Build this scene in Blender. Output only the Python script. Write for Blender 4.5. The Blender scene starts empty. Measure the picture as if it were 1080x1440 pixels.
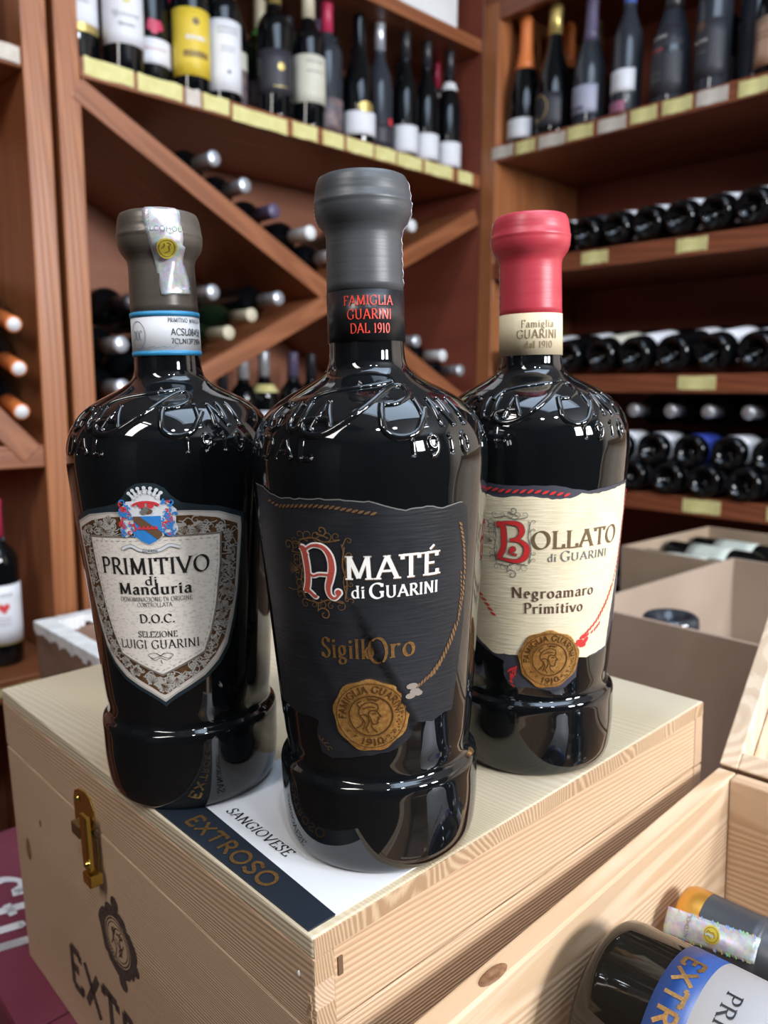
import bpy, bmesh, math, random
from mathutils import Vector, Matrix
from mathutils.geometry import tessellate_polygon
random.seed(7)
C = bpy.context.scene.collection
PI = math.pi
rad = math.radians

# ------------------------------------------------------------------ camera, world, lights, exposure
PITCH = rad(8.75)
CAM = Vector((0, 0, 1.2))
FWD = Vector((0, math.cos(PITCH), -math.sin(PITCH)))
UPV = Vector((0, math.sin(PITCH), math.cos(PITCH)))
XV = Vector((1, 0, 0))
def basis(x, y, z):
    return Matrix((x, y, z)).transposed()
cam = bpy.data.cameras.new('camera')
cam_o = bpy.data.objects.new('camera', cam); C.objects.link(cam_o)
s_, c_ = math.sin(rad(-0.4)), math.cos(rad(-0.4))
cam_o.matrix_world = Matrix.Translation(CAM) @ basis(XV*c_ - UPV*s_, XV*s_ + UPV*c_, -FWD).to_4x4()
cam.sensor_fit = 'VERTICAL'; cam.sensor_height = 24.0; cam.sensor_width = 18.0
cam.lens = 24.0*1105.4/1440.0
cam.clip_start = 0.02; cam.clip_end = 60
cam.dof.use_dof = True; cam.dof.focus_distance = 0.365; cam.dof.aperture_fstop = 6.2
sc = bpy.context.scene
sc.camera = cam_o
sc.view_settings.view_transform = 'Standard'
sc.view_settings.look = 'None'
sc.view_settings.gamma = 1
sc.view_settings.use_curve_mapping = False
sc.view_settings.exposure = 0.28
world = bpy.data.worlds.new('world'); sc.world = world; world.use_nodes = True
wn = world.node_tree.nodes['Background']
wn.inputs[0].default_value = (0.62, 0.78, 1.0, 1); wn.inputs[1].default_value = 2.2

# frame of the shelving corner: K = the inner corner post, E1 along the left cabinet, E2 along the right one
AZ = rad(46.3)
E1 = Vector((math.sin(AZ), math.cos(AZ), 0)); E2 = Vector((math.cos(AZ), -math.sin(AZ), 0)); EZ = Vector((0, 0, 1))
K = Vector((0.2565, 2.25, 0)) + CAM
def cab(s1, s2, z):                      # s1 along E1, s2 along E2, z relative to the camera height
    return K + E1*s1 + E2*s2 + EZ*z
MCAB = Matrix.Translation(K) @ basis(E1, E2, EZ).to_4x4()      # NB left-handed pair is avoided below
MCAB = Matrix.Translation(K) @ Matrix((( E2.x, E1.x, 0, 0), (E2.y, E1.y, 0, 0), (0, 0, 1, 0), (0, 0, 0, 1)))   # local x = E2, y = E1

def area_light(name, loc, target, sx, sy, power, col):
    l = bpy.data.lights.new(name, 'AREA'); l.shape = 'RECTANGLE'; l.size = sx; l.size_y = sy; l.energy = power; l.color = col
    o = bpy.data.objects.new(name, l); C.objects.link(o)
    o.location = loc; o.rotation_euler = (Vector(target)-Vector(loc)).to_track_quat('-Z', 'Y').to_euler()
    return o
# daylight through two tall shop windows to the right of the camera and a frosted skylight over the corner
WIN_P = 50; SKY_P = 11; FILL_P = 26
area_light('window_daylight', cab(-.55, 3.78, 0.86), cab(-1.20, 0, -0.25), 0.36, 0.66, WIN_P, (0.97, 0.98, 1.0))
area_light('window_daylight_2', cab(-1.22, 3.78, 0.86), cab(-1.45, 0, -0.25), 0.36, 0.66, WIN_P, (0.95, 0.97, 1.0))
area_light('skylight_daylight', cab(-1.17, 1.50, 1.53), cab(-1.17, 1.501, 0), 1.15, 1.05, SKY_P, (0.64, 0.80, 1.0))
area_light('added_fill_glow', cab(-2.65, 1.30, 1.44), cab(-1.9, 1.35, 0), 0.30, 1.4, FILL_P, (1.0, 0.95, 0.90))  # added fill lamp that brightens the latch face of the wine case

# ------------------------------------------------------------------ foreground frame: the stack of boxes leans 2 degrees
dl = rad(1.99); cd, sd = math.cos(dl), math.sin(dl)
RF = basis(XV, UPV, FWD)
RR = basis(XV*cd + UPV*sd, -XV*sd + UPV*cd, FWD) @ RF.inverted()
TM = Matrix.Translation(CAM) @ RR.to_4x4()
FH = 0.217
A0 = rad(42.34)
BU = Vector((math.cos(A0), math.sin(A0), 0)); BV = Vector((-math.sin(A0), math.cos(A0), 0))
BN = Vector((-0.0336, 0.2863, -FH))

# ------------------------------------------------------------------ materials
MATS = {}
def mat(name, col=(.5, .5, .5), rough=.5, metal=0., **kw):
    if name in MATS: return MATS[name]
    m = bpy.data.materials.new(name); m.use_nodes = True
    b = m.node_tree.nodes['Principled BSDF']
    b.inputs['Base Color'].default_value = (*col, 1); b.inputs['Roughness'].default_value = rough; b.inputs['Metallic'].default_value = metal
    for k, v in kw.items(): b.inputs[k.replace('_', ' ')].default_value = v
    MATS[name] = m; return m
def nodes(m): return m.node_tree.nodes, m.node_tree.links, m.node_tree.nodes['Principled BSDF']
def noisy(name, c1, c2, rough=.6, scale=(20, 20, 20), detail=5, bump=0.0, bscale=None, metal=0., lo=.35, hi=.65, bdist=.001, rough2=None, coord='Object'):
    """two-colour noise with an optional fine relief"""
    if name in MATS: return MATS[name]
    m = mat(name, c1, rough, metal); N, L, b = nodes(m)
    tc = N.new('ShaderNodeTexCoord'); mp = N.new('ShaderNodeMapping'); mp.inputs['Scale'].default_value = scale
    L.new(tc.outputs[coord], mp.inputs[0])
    nz = N.new('ShaderNodeTexNoise'); nz.inputs['Scale'].default_value = 1; nz.inputs['Detail'].default_value = detail
    L.new(mp.outputs[0], nz.inputs['Vector'])
    r = N.new('ShaderNodeValToRGB'); r.color_ramp.elements[0].position = lo; r.color_ramp.elements[1].position = hi
    r.color_ramp.elements[0].color = (*c1, 1); r.color_ramp.elements[1].color = (*c2, 1)
    L.new(nz.outputs[0], r.inputs[0]); L.new(r.outputs[0], b.inputs['Base Color'])
    if rough2 is not None:
        mr = N.new('ShaderNodeMapRange'); mr.inputs['To Min'].default_value = rough; mr.inputs['To Max'].default_value = rough2
        L.new(nz.outputs[0], mr.inputs[0]); L.new(mr.outputs[0], b.inputs['Roughness'])
    if bump:
        n2 = N.new('ShaderNodeTexNoise'); n2.inputs['Detail'].default_value = 3
        mp2 = N.new('ShaderNodeMapping'); mp2.inputs['Scale'].default_value = bscale or scale; n2.inputs['Scale'].default_value = 1
        L.new(tc.outputs[coord], mp2.inputs[0]); L.new(mp2.outputs[0], n2.inputs['Vector'])
        bp = N.new('ShaderNodeBump'); bp.inputs['Strength'].default_value = bump; bp.inputs['Distance'].default_value = bdist
        L.new(n2.outputs[0], bp.inputs['Height']); L.new(bp.outputs[0], b.inputs['Normal'])
    return m
def wood(name, light, dark, axis='x', ring=60., stretch=.06, rough=.55, warp=.35, contrast=(.25, .75), fine=1.0, patch=None, off=(0, 0, 0), coat=0.):
    """softwood / varnished wood: warped growth-ring bands running along one axis, fine fibres, slow colour drift"""
    if name in MATS: return MATS[name]
    m = mat(name, light, rough); N, L, b = nodes(m)
    if coat: b.inputs['Coat Weight'].default_value = coat; b.inputs['Coat Roughness'].default_value = .25
    i = 'xyz'.index(axis)
    tc = N.new('ShaderNodeTexCoord'); mp = N.new('ShaderNodeMapping')
    sc_ = [1, 1, 1]; sc_[i] = stretch; mp.inputs['Scale'].default_value = sc_; mp.inputs['Location'].default_value = off
    L.new(tc.outputs['Object'], mp.inputs[0])
    nz = N.new('ShaderNodeTexNoise'); nz.inputs['Scale'].default_value = 7; nz.inputs['Detail'].default_value = 2
    L.new(mp.outputs[0], nz.inputs['Vector'])
    # ring field = distorted coordinate
    vm = N.new('ShaderNodeVectorMath'); vm.operation = 'MULTIPLY_ADD'
    vm.inputs[1].default_value = (warp,)*3; L.new(nz.outputs[1], vm.inputs[0]); L.new(mp.outputs[0], vm.inputs[2])
    wv = N.new('ShaderNodeTexWave'); wv.wave_type = 'BANDS'; wv.bands_direction = 'DIAGONAL'; wv.wave_profile = 'SIN'
    wv.inputs['Scale'].default_value = ring; wv.inputs['Distortion'].default_value = 1.2; wv.inputs['Detail'].default_value = 2; wv.inputs['Detail Scale'].default_value = 2
    L.new(vm.outputs[0], wv.inputs['Vector'])
    fb = N.new('ShaderNodeMapping'); s2 = [900*fine]*3; s2[i] = 14; fb.inputs['Scale'].default_value = s2; L.new(tc.outputs['Object'], fb.inputs[0])
    fn = N.new('ShaderNodeTexNoise'); fn.inputs['Scale'].default_value = 1; fn.inputs['Detail'].default_value = 3; L.new(fb.outputs[0], fn.inputs['Vector'])
    ad = N.new('ShaderNodeMath'); ad.operation = 'MULTIPLY_ADD'; ad.inputs[1].default_value = .45; L.new(fn.outputs[0], ad.inputs[0]); L.new(wv.outputs[1], ad.inputs[2])
    r = N.new('ShaderNodeValToRGB'); r.color_ramp.elements[0].position = contrast[0]; r.color_ramp.elements[1].position = contrast[1]+.45
    r.color_ramp.elements[0].color = (*light, 1); r.color_ramp.elements[1].color = (*dark, 1)
    L.new(ad.outputs[0], r.inputs[0])
    big = N.new('ShaderNodeTexNoise'); big.inputs['Scale'].default_value = 9; big.inputs['Detail'].default_value = 2; L.new(mp.outputs[0], big.inputs['Vector'])
    rr_ = N.new('ShaderNodeValToRGB'); rr_.color_ramp.elements[0].position = .38; rr_.color_ramp.elements[1].position = .66
    rr_.color_ramp.elements[0].color = (1, 1, 1, 1); rr_.color_ramp.elements[1].color = (*(patch or (.86, .80, .74)), 1)
    L.new(big.outputs[0], rr_.inputs[0])
    mx = N.new('ShaderNodeMix'); mx.data_type = 'RGBA'; mx.blend_type = 'MULTIPLY'; mx.inputs[0].default_value = 1
    L.new(r.outputs[0], mx.inputs[6]); L.new(rr_.outputs[0], mx.inputs[7]); L.new(mx.outputs[2], b.inputs['Base Color'])
    bp = N.new('ShaderNodeBump'); bp.inputs['Strength'].default_value = .35; bp.inputs['Distance'].default_value = .0006
    L.new(ad.outputs[0], bp.inputs['Height']); L.new(bp.outputs[0], b.inputs['Normal'])
    return m

PINE_L, PINE_D = (.62, .45, .28), (.36, .21, .11)
M_pine_x = wood('pine_x', PINE_L, PINE_D, 'x', 22, .05, fine=.8)
M_pine_y = wood('pine_y', (.60, .425, .290), (.52, .350, .232), 'y', 400, .03, warp=.06, off=(3, 1, 0))
M_pine_top = wood('pine_top', (.66, .57, .43), (.60, .50, .355), 'y', 230, .04, warp=.10, off=(1.3, .2, 0), patch=(.86, .82, .72), contrast=(.3, .9))
M_pine_side = wood('pine_side', (.64, .46, .30), (.52, .345, .215), 'x', 320, .03, warp=.05, off=(0, 2, 0), patch=(.84, .70, .58))
M_crate_x = wood('crate_x', (.70, .53, .37), (.58, .41, .26), 'x', 55, .10, warp=.34, off=(.4, 2.2, .1), contrast=(.45, .95))
M_crate_y = wood('crate_y', (.64, .46, .31), (.53, .36, .225), 'y', 70, .10, warp=.25, off=(.4, 2.2, .1), contrast=(.45, .95))
M_pine_pale = wood('pine_pale', (.82, .68, .52), (.70, .54, .39), 'z', 60, .08, warp=.2, contrast=(.45, .95))
M_endgrain = wood('endgrain', (.56, .41, .26), (.38, .24, .14), 'z', 190, .45, warp=.22, contrast=(.25, .7))
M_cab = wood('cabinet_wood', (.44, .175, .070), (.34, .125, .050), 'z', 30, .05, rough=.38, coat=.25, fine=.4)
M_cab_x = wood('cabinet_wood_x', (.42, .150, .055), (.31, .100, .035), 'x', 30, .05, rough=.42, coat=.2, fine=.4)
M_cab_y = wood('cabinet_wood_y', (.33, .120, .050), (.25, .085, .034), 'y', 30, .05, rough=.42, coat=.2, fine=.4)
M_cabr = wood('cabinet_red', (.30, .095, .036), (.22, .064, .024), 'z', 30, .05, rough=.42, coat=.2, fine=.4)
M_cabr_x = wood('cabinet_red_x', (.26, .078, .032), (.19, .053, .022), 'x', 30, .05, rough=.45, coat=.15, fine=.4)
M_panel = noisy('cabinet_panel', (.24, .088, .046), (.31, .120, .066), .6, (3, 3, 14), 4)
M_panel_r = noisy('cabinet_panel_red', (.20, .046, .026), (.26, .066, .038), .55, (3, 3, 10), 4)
M_glass = mat('bottle_glass', (.004, .005, .006), .035, 0, IOR=1.52, Coat_Weight=.35, Coat_Roughness=.02)
# slight orange-peel waviness of moulded glass
N_, L_, b_ = nodes(M_glass)
tc_ = N_.new('ShaderNodeTexCoord'); nz_ = N_.new('ShaderNodeTexNoise'); nz_.inputs['Scale'].default_value = 55; nz_.inputs['Detail'].default_value = 1
bp_ = N_.new('ShaderNodeBump'); bp_.inputs['Strength'].default_value = .25; bp_.inputs['Distance'].default_value = .0006
L_.new(tc_.outputs['Object'], nz_.inputs['Vector']); L_.new(nz_.outputs[0], bp_.inputs['Height']); L_.new(bp_.outputs[0], b_.inputs['Normal'])
M_gclear = mat('dark_shelf_glass', (.0025, .0035, .0045), .035, 0, IOR=1.5)
M_ggreen = mat('green_shelf_glass', (.010, .022, .010), .07, 0, IOR=1.5)
M_gblue = mat('smoky_shelf_glass', (.03, .035, .045), .08, 0, IOR=1.5)
M_cap_grey = noisy('capsule_grey', (.050, .054, .060), (.062, .067, .074), .42, (30, 30, 160), 4, .25, (60, 60, 700), bdist=.0004)
M_cap_brown = noisy('capsule_brown', (.085, .070, .058), (.105, .088, .074), .36, (30, 30, 160), 4, .2, (60, 60, 700), bdist=.0004, metal=.25)
M_cap_red = noisy('capsule_red', (.44, .035, .055), (.50, .048, .07), .40, (30, 30, 160), 4, .2, (60, 60, 700), bdist=.0004)
M_black_paper = noisy('black_label_paper', (.010, .011, .014), (.016, .017, .021), .46, (60, 60, 60), 3, .40, (70, 70, 800), bdist=.0005)
M_black_paper.node_tree.nodes['Principled BSDF'].inputs['Specular IOR Level'].default_value = .36
M_cream_paper = noisy('cream_label_paper', (.72, .62, .42), (.80, .70, .50), .75, (60, 60, 60), 3, .55, (90, 90, 900), bdist=.0006)
M_parch = noisy('parchment', (.80, .73, .65), (.50, .46, .42), .6, (500, 500, 900), 4, lo=.50, hi=.78)
M_white = mat('white_paper', (.68, .69, .72), .6)
M_navy = mat('navy_print', (.012, .018, .028), .45)
M_teal_rim = mat('petrol_rim', (.016, .028, .036), .4)
M_black_ink = mat('black_ink', (.012, .011, .012), .5)
M_grey_ink = mat('grey_ink', (.16, .16, .15), .6)
M_brown_ink = mat('brown_ink', (.10, .045, .03), .6)
M_olive_ink = mat('bronze_ink', (.17, .11, .05), .5, .2)
M_red_ink = mat('red_ink', (.62, .03, .03), .5)
M_redorange = mat('red_orange_foil', (.75, .06, .035), .45)
M_terracotta = mat('terracotta_print', (.42, .065, .045), .5)
M_white_ink = mat('white_ink', (.86, .84, .80), .45)
M_gold = noisy('gold_foil', (.62, .36, .13), (.45, .23, .08), .32, (900, 900, 900), 2, metal=.85)
M_gold_dull = noisy('copper_print', (.34, .19, .085), (.22, .12, .055), .42, (700, 700, 700), 2, metal=.6)
M_medal = noisy('antique_gold', (.66, .36, .11), (.46, .22, .06), .40, (500, 500, 500), 3, .5, (900, 900, 900), metal=.75, bdist=.0004)
M_medal_dk = mat('antique_gold_dark', (.10, .045, .012), .5, .5)
M_silver = mat('silver_foil', (.60, .57, .52), .34, .30)
M_silver_dk = mat('silver_foil_dark', (.34, .29, .25), .38, .4)
M_vinebg = noisy('bronze_border', (.115, .055, .022), (.20, .10, .045), .38, (300, 300, 300), 3, metal=.35)
M_blue = mat('heraldic_blue', (.03, .22, .60), .5)
M_crest_br = mat('heraldic_brown', (.14, .075, .04), .5)
M_cyan = mat('cyan_band', (.03, .26, .50), .45)
M_brass = mat('brass', (.66, .50, .13), .24, 1.)
M_brass_dk = mat('brass_shaded_steel', (.42, .34, .20), .35, 1.)
M_burn = noisy('branded_ink', (.040, .024, .020), (.08, .05, .04), .75, (300, 300, 300), 3)
M_maroon = noisy('maroon_card', (.155, .028, .055), (.20, .045, .075), .42, (8, 8, 8), 4, .2, (30, 30, 30))
M_cardb = noisy('corrugated_card', (.35, .26, .195), (.41, .31, .24), .85, (6, 6, 6), 4, .25, (260, 260, 3), bdist=.001)
M_cardb_w = noisy('pale_corrugated_card', (.36, .26, .18), (.42, .315, .225), .85, (6, 6, 6), 4, .25, (260, 260, 3), bdist=.001)
M_frost = noisy('chalky_white_rim', (.62, .62, .62), (.80, .81, .82), .9, (50, 50, 50), 6, .5, (90, 90, 90), lo=.3)
M_oldwood = noisy('stained_box_wood', (.17, .095, .065), (.27, .165, .12), .8, (9, 9, 30), 5, lo=.3, hi=.7)
M_tape = noisy('yellow_price_paper', (.62, .56, .22), (.70, .65, .30), .7, (60, 60, 60), 4)
M_tape_w = noisy('white_price_paper', (.52, .46, .40), (.60, .55, .48), .7, (60, 60, 60), 4)
M_floor = noisy('floor_tiles_brown', (.045, .026, .018), (.065, .035, .024), .45, (2, 2, 2), 4)
M_wall = noisy('plaster', (.74, .64, .53), (.78, .68, .57), .9, (3, 3, 3), 4)
M_ceil = mat('ceiling_grey_white', (.30, .31, .33), .9)
M_wall_d = noisy('brown_painted_wall', (.022, .015, .011), (.030, .020, .015), .9, (3, 3, 3), 4)
M_frame = mat('window_frame_dark', (.05, .04, .035), .5)
M_polyst = noisy('white_carton', (.66, .66, .66), (.78, .79, .80), .8, (5, 5, 5), 4)

# seal strip of holographic paper: pastel mottle
def holo(name):
    if name in MATS: return MATS[name]
    m = mat(name, (.7, .7, .75), .28, .35); N, L, b = nodes(m)
    tc = N.new('ShaderNodeTexCoord'); v = N.new('ShaderNodeTexVoronoi'); v.inputs['Scale'].default_value = 420
    L.new(tc.outputs['Object'], v.inputs['Vector'])
    mx = N.new('ShaderNodeMix'); mx.data_type = 'RGBA'; mx.inputs[0].default_value = .17
    mx.inputs[6].default_value = (.52, .53, .57, 1); L.new(v.outputs['Color'], mx.inputs[7]); L.new(mx.outputs[2], b.inputs['Base Color'])
    return m
M_holo = holo('holographic_strip')

# ------------------------------------------------------------------ mesh helpers
class MB:
    """collects vertices, faces and material indices for ONE mesh"""
    def __init__(s): s.v = []; s.f = []; s.mi = []; s.sm = []
    def add(s, vs, fs, mi=0, smooth=False):
        o = len(s.v); s.v += [tuple(p) for p in vs]
        for f in fs: s.f.append(tuple(i+o for i in f)); s.mi.append(mi); s.sm.append(smooth)
        return s
    def box(s, lo, hi, mi=0, M=None):
        x0, y0, z0 = lo; x1, y1, z1 = hi
        vs = [Vector(p) for p in ((x0,y0,z0),(x1,y0,z0),(x1,y1,z0),(x0,y1,z0),(x0,y0,z1),(x1,y0,z1),(x1,y1,z1),(x0,y1,z1))]
        if M: vs = [M @ p for p in vs]
        return s.add(vs, [(0,3,2,1),(4,5,6,7),(0,1,5,4),(1,2,6,5),(2,3,7,6),(3,0,4,7)], mi)
    def lathe(s, prof, n=48, mi=0, M=None, smooth=True, a0=0., a1=2*PI):
        vs = []; full = abs(a1-a0-2*PI) < 1e-6; cols = n if full else n+1
        for i in range(cols):
            a = a0+(a1-a0)*i/n
            for z, r in prof:
                p = Vector((r*math.sin(a), -r*math.cos(a), z)); vs.append(M @ p if M else p)
        m = len(prof); fs = []
        for i in range(n):
            j = (i+1) % cols
            for k in range(m-1):
                fs.append((i*m+k, j*m+k, j*m+k+1, i*m+k+1))
        return s.add(vs, fs, mi, smooth)
    def tube(s, pts, r, n=8, mi=0, closed=False):
        pts = [Vector(p) for p in pts]; m = len(pts); vs = []; up = Vector((0.13, 0.21, 1)).normalized()
        for i, p in enumerate(pts):
            a = pts[(i-1) % m] if (closed or i) else p; b = pts[(i+1) % m] if (closed or i < m-1) else p
            t = (b-a); t = t.normalized() if t.length > 1e-9 else Vector((0, 0, 1))
            x = t.cross(up); x = x.normalized() if x.length > 1e-4 else t.orthogonal().normalized()
            y = t.cross(x).normalized(); up = -y if up.dot(-y) > 0 else y
            rr = r[i] if isinstance(r, (list, tuple)) else r
            for k in range(n):
                q = 2*PI*k/n; vs.append(p + x*(rr*math.cos(q)) + y*(rr*math.sin(q)))
        fs = []
        for i in range(m if closed else m-1):
            j = (i+1) % m
            for k in range(n): l = (k+1) % n; fs.append((i*n+k, i*n+l, j*n+l, j*n+k))
        if not closed: fs.append(tuple(range(n))); fs.append(tuple((m-1)*n+k for k in reversed(range(n))))
        return s.add(vs, fs, mi, True)
    def build(s, name, mats, parent=None, bevel=0., seg=2):
        me = bpy.data.meshes.new(name); me.from_pydata(s.v, [], s.f)
        for m in (mats if isinstance(mats, (list, tuple)) else [mats]): me.materials.append(m)
        me.polygons.foreach_set('material_index', s.mi); me.polygons.foreach_set('use_smooth', s.sm)
        me.update()
        o = bpy.data.objects.new(name, me); C.objects.link(o)
        if parent: o.parent = parent
        if bevel:
            b = o.modifiers.new('bevel', 'BEVEL'); b.width = bevel; b.segments = seg; b.limit_method = 'ANGLE'; b.angle_limit = rad(40)
        return o
def fix_normals(o):
    bm = bmesh.new(); bm.from_mesh(o.data); bmesh.ops.recalc_face_normals(bm, faces=bm.faces); bm.to_mesh(o.data); bm.free()
    return o
def tag(o, label=None, cat=None, group=None, kind=None):
    if label: o['label'] = label
    if cat: o['category'] = cat
    if group: o['group'] = group
    if kind: o['kind'] = kind
    return o
def thing(name, label, cat, M, group=None):
    o = bpy.data.objects.new(name, None); C.objects.link(o); o.empty_display_size = .02
    o.matrix_world = M
    return tag(o, label, cat, group)
def tree_copy(o, parent=None):
    c = o.copy(); C.objects.link(c); c.parent = parent
    for ch in list(o.children): tree_copy(ch, c)
    return c
def FM(pos, rz=0.):                     # foreground frame -> world
    return TM @ Matrix.Translation(Vector(pos)) @ Matrix.Rotation(rz, 4, 'Z')

# ------------------------------------------------------------------ pen lettering: strokes with a broad-nib contrast and serifs
def El(cx, cy, rx, ry, a0, a1, n=14):
    return [(cx+rx*math.cos(rad(a0+(a1-a0)*i/n)), cy+ry*math.sin(rad(a0+(a1-a0)*i/n))) for i in range(n+1)]
def Cv(*p):                              # catmull-rom through points
    out = []; q = [p[0]]+list(p)+[p[-1]]
    for i in range(1, len(q)-2):
        for k in range(6):
            t = k/6; a, b, c, d = q[i-1], q[i], q[i+1], q[i+2]
            out.append(tuple(.5*((2*b[j])+(-a[j]+c[j])*t+(2*a[j]-5*b[j]+4*c[j]-d[j])*t*t+(-a[j]+3*b[j]-3*c[j]+d[j])*t**3) for j in (0, 1)))
    return out+[p[-1]]
X = .64
def st(x, y0=0, y1=1): return [(x, y0), (x, y1)]
GL = {
 'A': (.76, [[(.38,1),(.05,0)], [(.38,1),(.71,0)], [(.17,.34),(.59,.34)]]),
 'B': (.62, [st(.14), [(.14,1),(.3,1)]+El(.32,.76,.2,.24,90,-90)+[(.14,.52)], [(.14,.52),(.32,.52)]+El(.34,.26,.23,.26,90,-90)+[(.14,0)]]),
 'C': (.74, [El(.43,.5,.37,.5,48,312,20), [(.68,.98),(.68,.74)]]),
 'D': (.78, [st(.14), [(.14,1),(.32,1)]+El(.34,.5,.38,.5,90,-90,18)+[(.14,0)]]),
 'E': (.60, [st(.14), [(.14,.985),(.53,.985)], [(.53,1),(.53,.8)], [(.14,.52),(.44,.52)], [(.14,.015),(.56,.015)], [(.56,0),(.56,.22)]]),
 'F': (.56, [st(.14), [(.14,.985),(.53,.985)], [(.53,1),(.53,.8)], [(.14,.52),(.44,.52)]]),
 'G': (.80, [El(.43,.5,.37,.5,48,320,20), [(.68,.98),(.68,.76)], [(.68,.42),(.68,.08)], [(.54,.42),(.78,.42)]]),
 'H': (.80, [st(.14), st(.66), [(.14,.52),(.66,.52)]]),
 'I': (.28, [st(.14)]),
 'J': (.40, [[(.24,1),(.24,.1),(.12,-.08)]]),
 'L': (.58, [st(.14), [(.14,.015),(.55,.015)], [(.55,0),(.55,.24)]]),
 'M': (.94, [[(.14,0),(.16,1)], [(.16,1),(.46,.05)], [(.46,.05),(.77,1)], [(.77,1),(.80,0)]]),
 'N': (.82, [[(.14,0),(.14,1)], [(.14,1),(.68,0)], [(.68,0),(.68,1)]]),
 'O': (.84, [El(.42,.5,.36,.5,0,360,26)]),
 'P': (.60, [st(.14), [(.14,1),(.3,1)]+El(.32,.74,.22,.26,90,-90)+[(.14,.48)]]),
 'R': (.68, [st(.14), [(.14,1),(.3,1)]+El(.32,.75,.21,.25,90,-90)+[(.14,.5)], [(.32,.5),(.64,0)]]),
 'S': (.56, [Cv((.47,.82),(.36,.98),(.2,.98),(.09,.8),(.16,.6),(.36,.46),(.48,.27),(.4,.05),(.24,.0),(.08,.16)), [(.48,.98),(.48,.78)], [(.07,.02),(.07,.24)]]),
 'T': (.68, [st(.34), [(.05,.985),(.63,.985)], [(.05,1),(.05,.8)], [(.63,1),(.63,.8)]]),
 'U': (.80, [[(.14,1),(.14,.3)]+El(.39,.28,.25,.28,180,360)+[(.64,1)]]),
 'V': (.76, [[(.05,1),(.38,0)], [(.38,0),(.71,1)]]),
 'X': (.74, [[(.08,1),(.66,0)], [(.08,0),(.66,1)]]),
 'Z': (.64, [[(.08,.985),(.58,.985)], [(.58,.985),(.06,.015)], [(.06,.015),(.6,.015)], [(.6,0),(.6,.2)], [(.08,1),(.08,.8)]]),
 'a': (.50, [Cv((.1,.5),(.2,X),(.34,X-.04),(.38,.46),(.38,.1),(.48,.02)), Cv((.38,.36),(.2,.36),(.08,.2),(.14,.03),(.27,.03),(.38,.16))]),
 'b': (.54, [st(.12), El(.29,.31,.2,.31,130,-130)]),
 'd': (.56, [st(.43), El(.26,.31,.2,.31,50,310)]),
 'e': (.50, [[(.08,.36),(.42,.36)]+El(.26,.33,.17,.31,10,300)]),
 'g': (.54, [El(.25,.4,.16,.24,0,360,16), Cv((.14,.2),(.1,.08),(.3,.02),(.44,-.08),(.36,-.26),(.16,-.28),(.07,-.16),(.16,-.02)), [(.37,.58),(.5,.64)]]),
 'i': (.27, [st(.13,0,X), El(.13,.86,.035,.04,0,360,8)]),
 'l': (.27, [st(.13)]),
 'm': (.88, [st(.12,0,X), [(.12,.46)]+El(.27,.46,.15,.17,160,0)+[(.42,0)], [(.42,.46)]+El(.58,.46,.15,.17,160,0)+[(.73,0)]]),
 'n': (.60, [st(.12,0,X), [(.12,.46)]+El(.29,.46,.17,.17,160,0)+[(.46,0)]]),
 'o': (.54, [El(.27,.31,.2,.31,0,360,20)]),
 'r': (.42, [st(.12,0,X), Cv((.12,.44),(.22,.6),(.34,.62),(.38,.56))]),
 't': (.36, [Cv((.17,.86),(.17,.3),(.18,.08),(.26,.0),(.34,.06)), [(.05,.61),(.32,.61)]]),
 'u': (.60, [[(.12,X),(.12,.22)]+El(.29,.2,.17,.2,180,350)+[(.46,X)], st(.46,0,X)]),
 'v': (.54, [[(.04,X),(.27,0)], [(.27,0),(.5,X)]]),
 '1': (.34, [[(.17,0),(.17,1),(.05,.86)]]),
 '9': (.54, [El(.27,.68,.19,.31,0,360,18), Cv((.46,.68),(.44,.3),(.3,.06),(.12,0))]),
 '0': (.56, [El(.28,.5,.21,.5,0,360,22)]),
 '8': (.54, [El(.27,.75,.16,.24,0,360,16), El(.27,.26,.2,.27,0,360,16)]),
 '4': (.56, [[(.4,0),(.4,1),(.06,.3),(.52,.3)]]),
 '5': (.54, [[(.44,1),(.16,1),(.12,.56)]+El(.25,.31,.21,.31,110,-140)]),
 '3': (.5, [El(.24,.76,.17,.24,150,-80), El(.24,.27,.2,.27,80,-150)]),
 '7': (.5, [[(.06,1),(.46,1),(.18,0)]]),
 '2': (.5, [El(.25,.74,.19,.25,160,-30)+[(.06,0),(.46,0)]]),
 '.': (.22, [El(.1,.04,.035,.035,0,360,8)]),
 '-': (.3, [[(.04,.36),(.26,.36)]]),
 ' ': (.34, []),
}
GL['É'] = (.60, GL['E'][1]+[[(.26,1.12),(.42,1.3)]])
def layout(text, small=None):
    """glyph strokes of a line: list of (points, scale) and total width in cap heights; small = height of letters written as ~x small capitals"""
    x = 0; out = []; i = 0
    for ch in text:
        w, ss = GL[ch]
        for sp in ss: out.append([(px+x, py) for px, py in sp])
        x += w + .085
    return out, x-.085
def resample(p, step):
    out = [p[0]]
    for a, b in zip(p, p[1:]):
        n = max(1, int(math.hypot(b[0]-a[0], b[1]-a[1])/step+.5))
        out += [(a[0]+(b[0]-a[0])*k/n, a[1]+(b[1]-a[1])*k/n) for k in range(1, n+1)]
    return out
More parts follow.
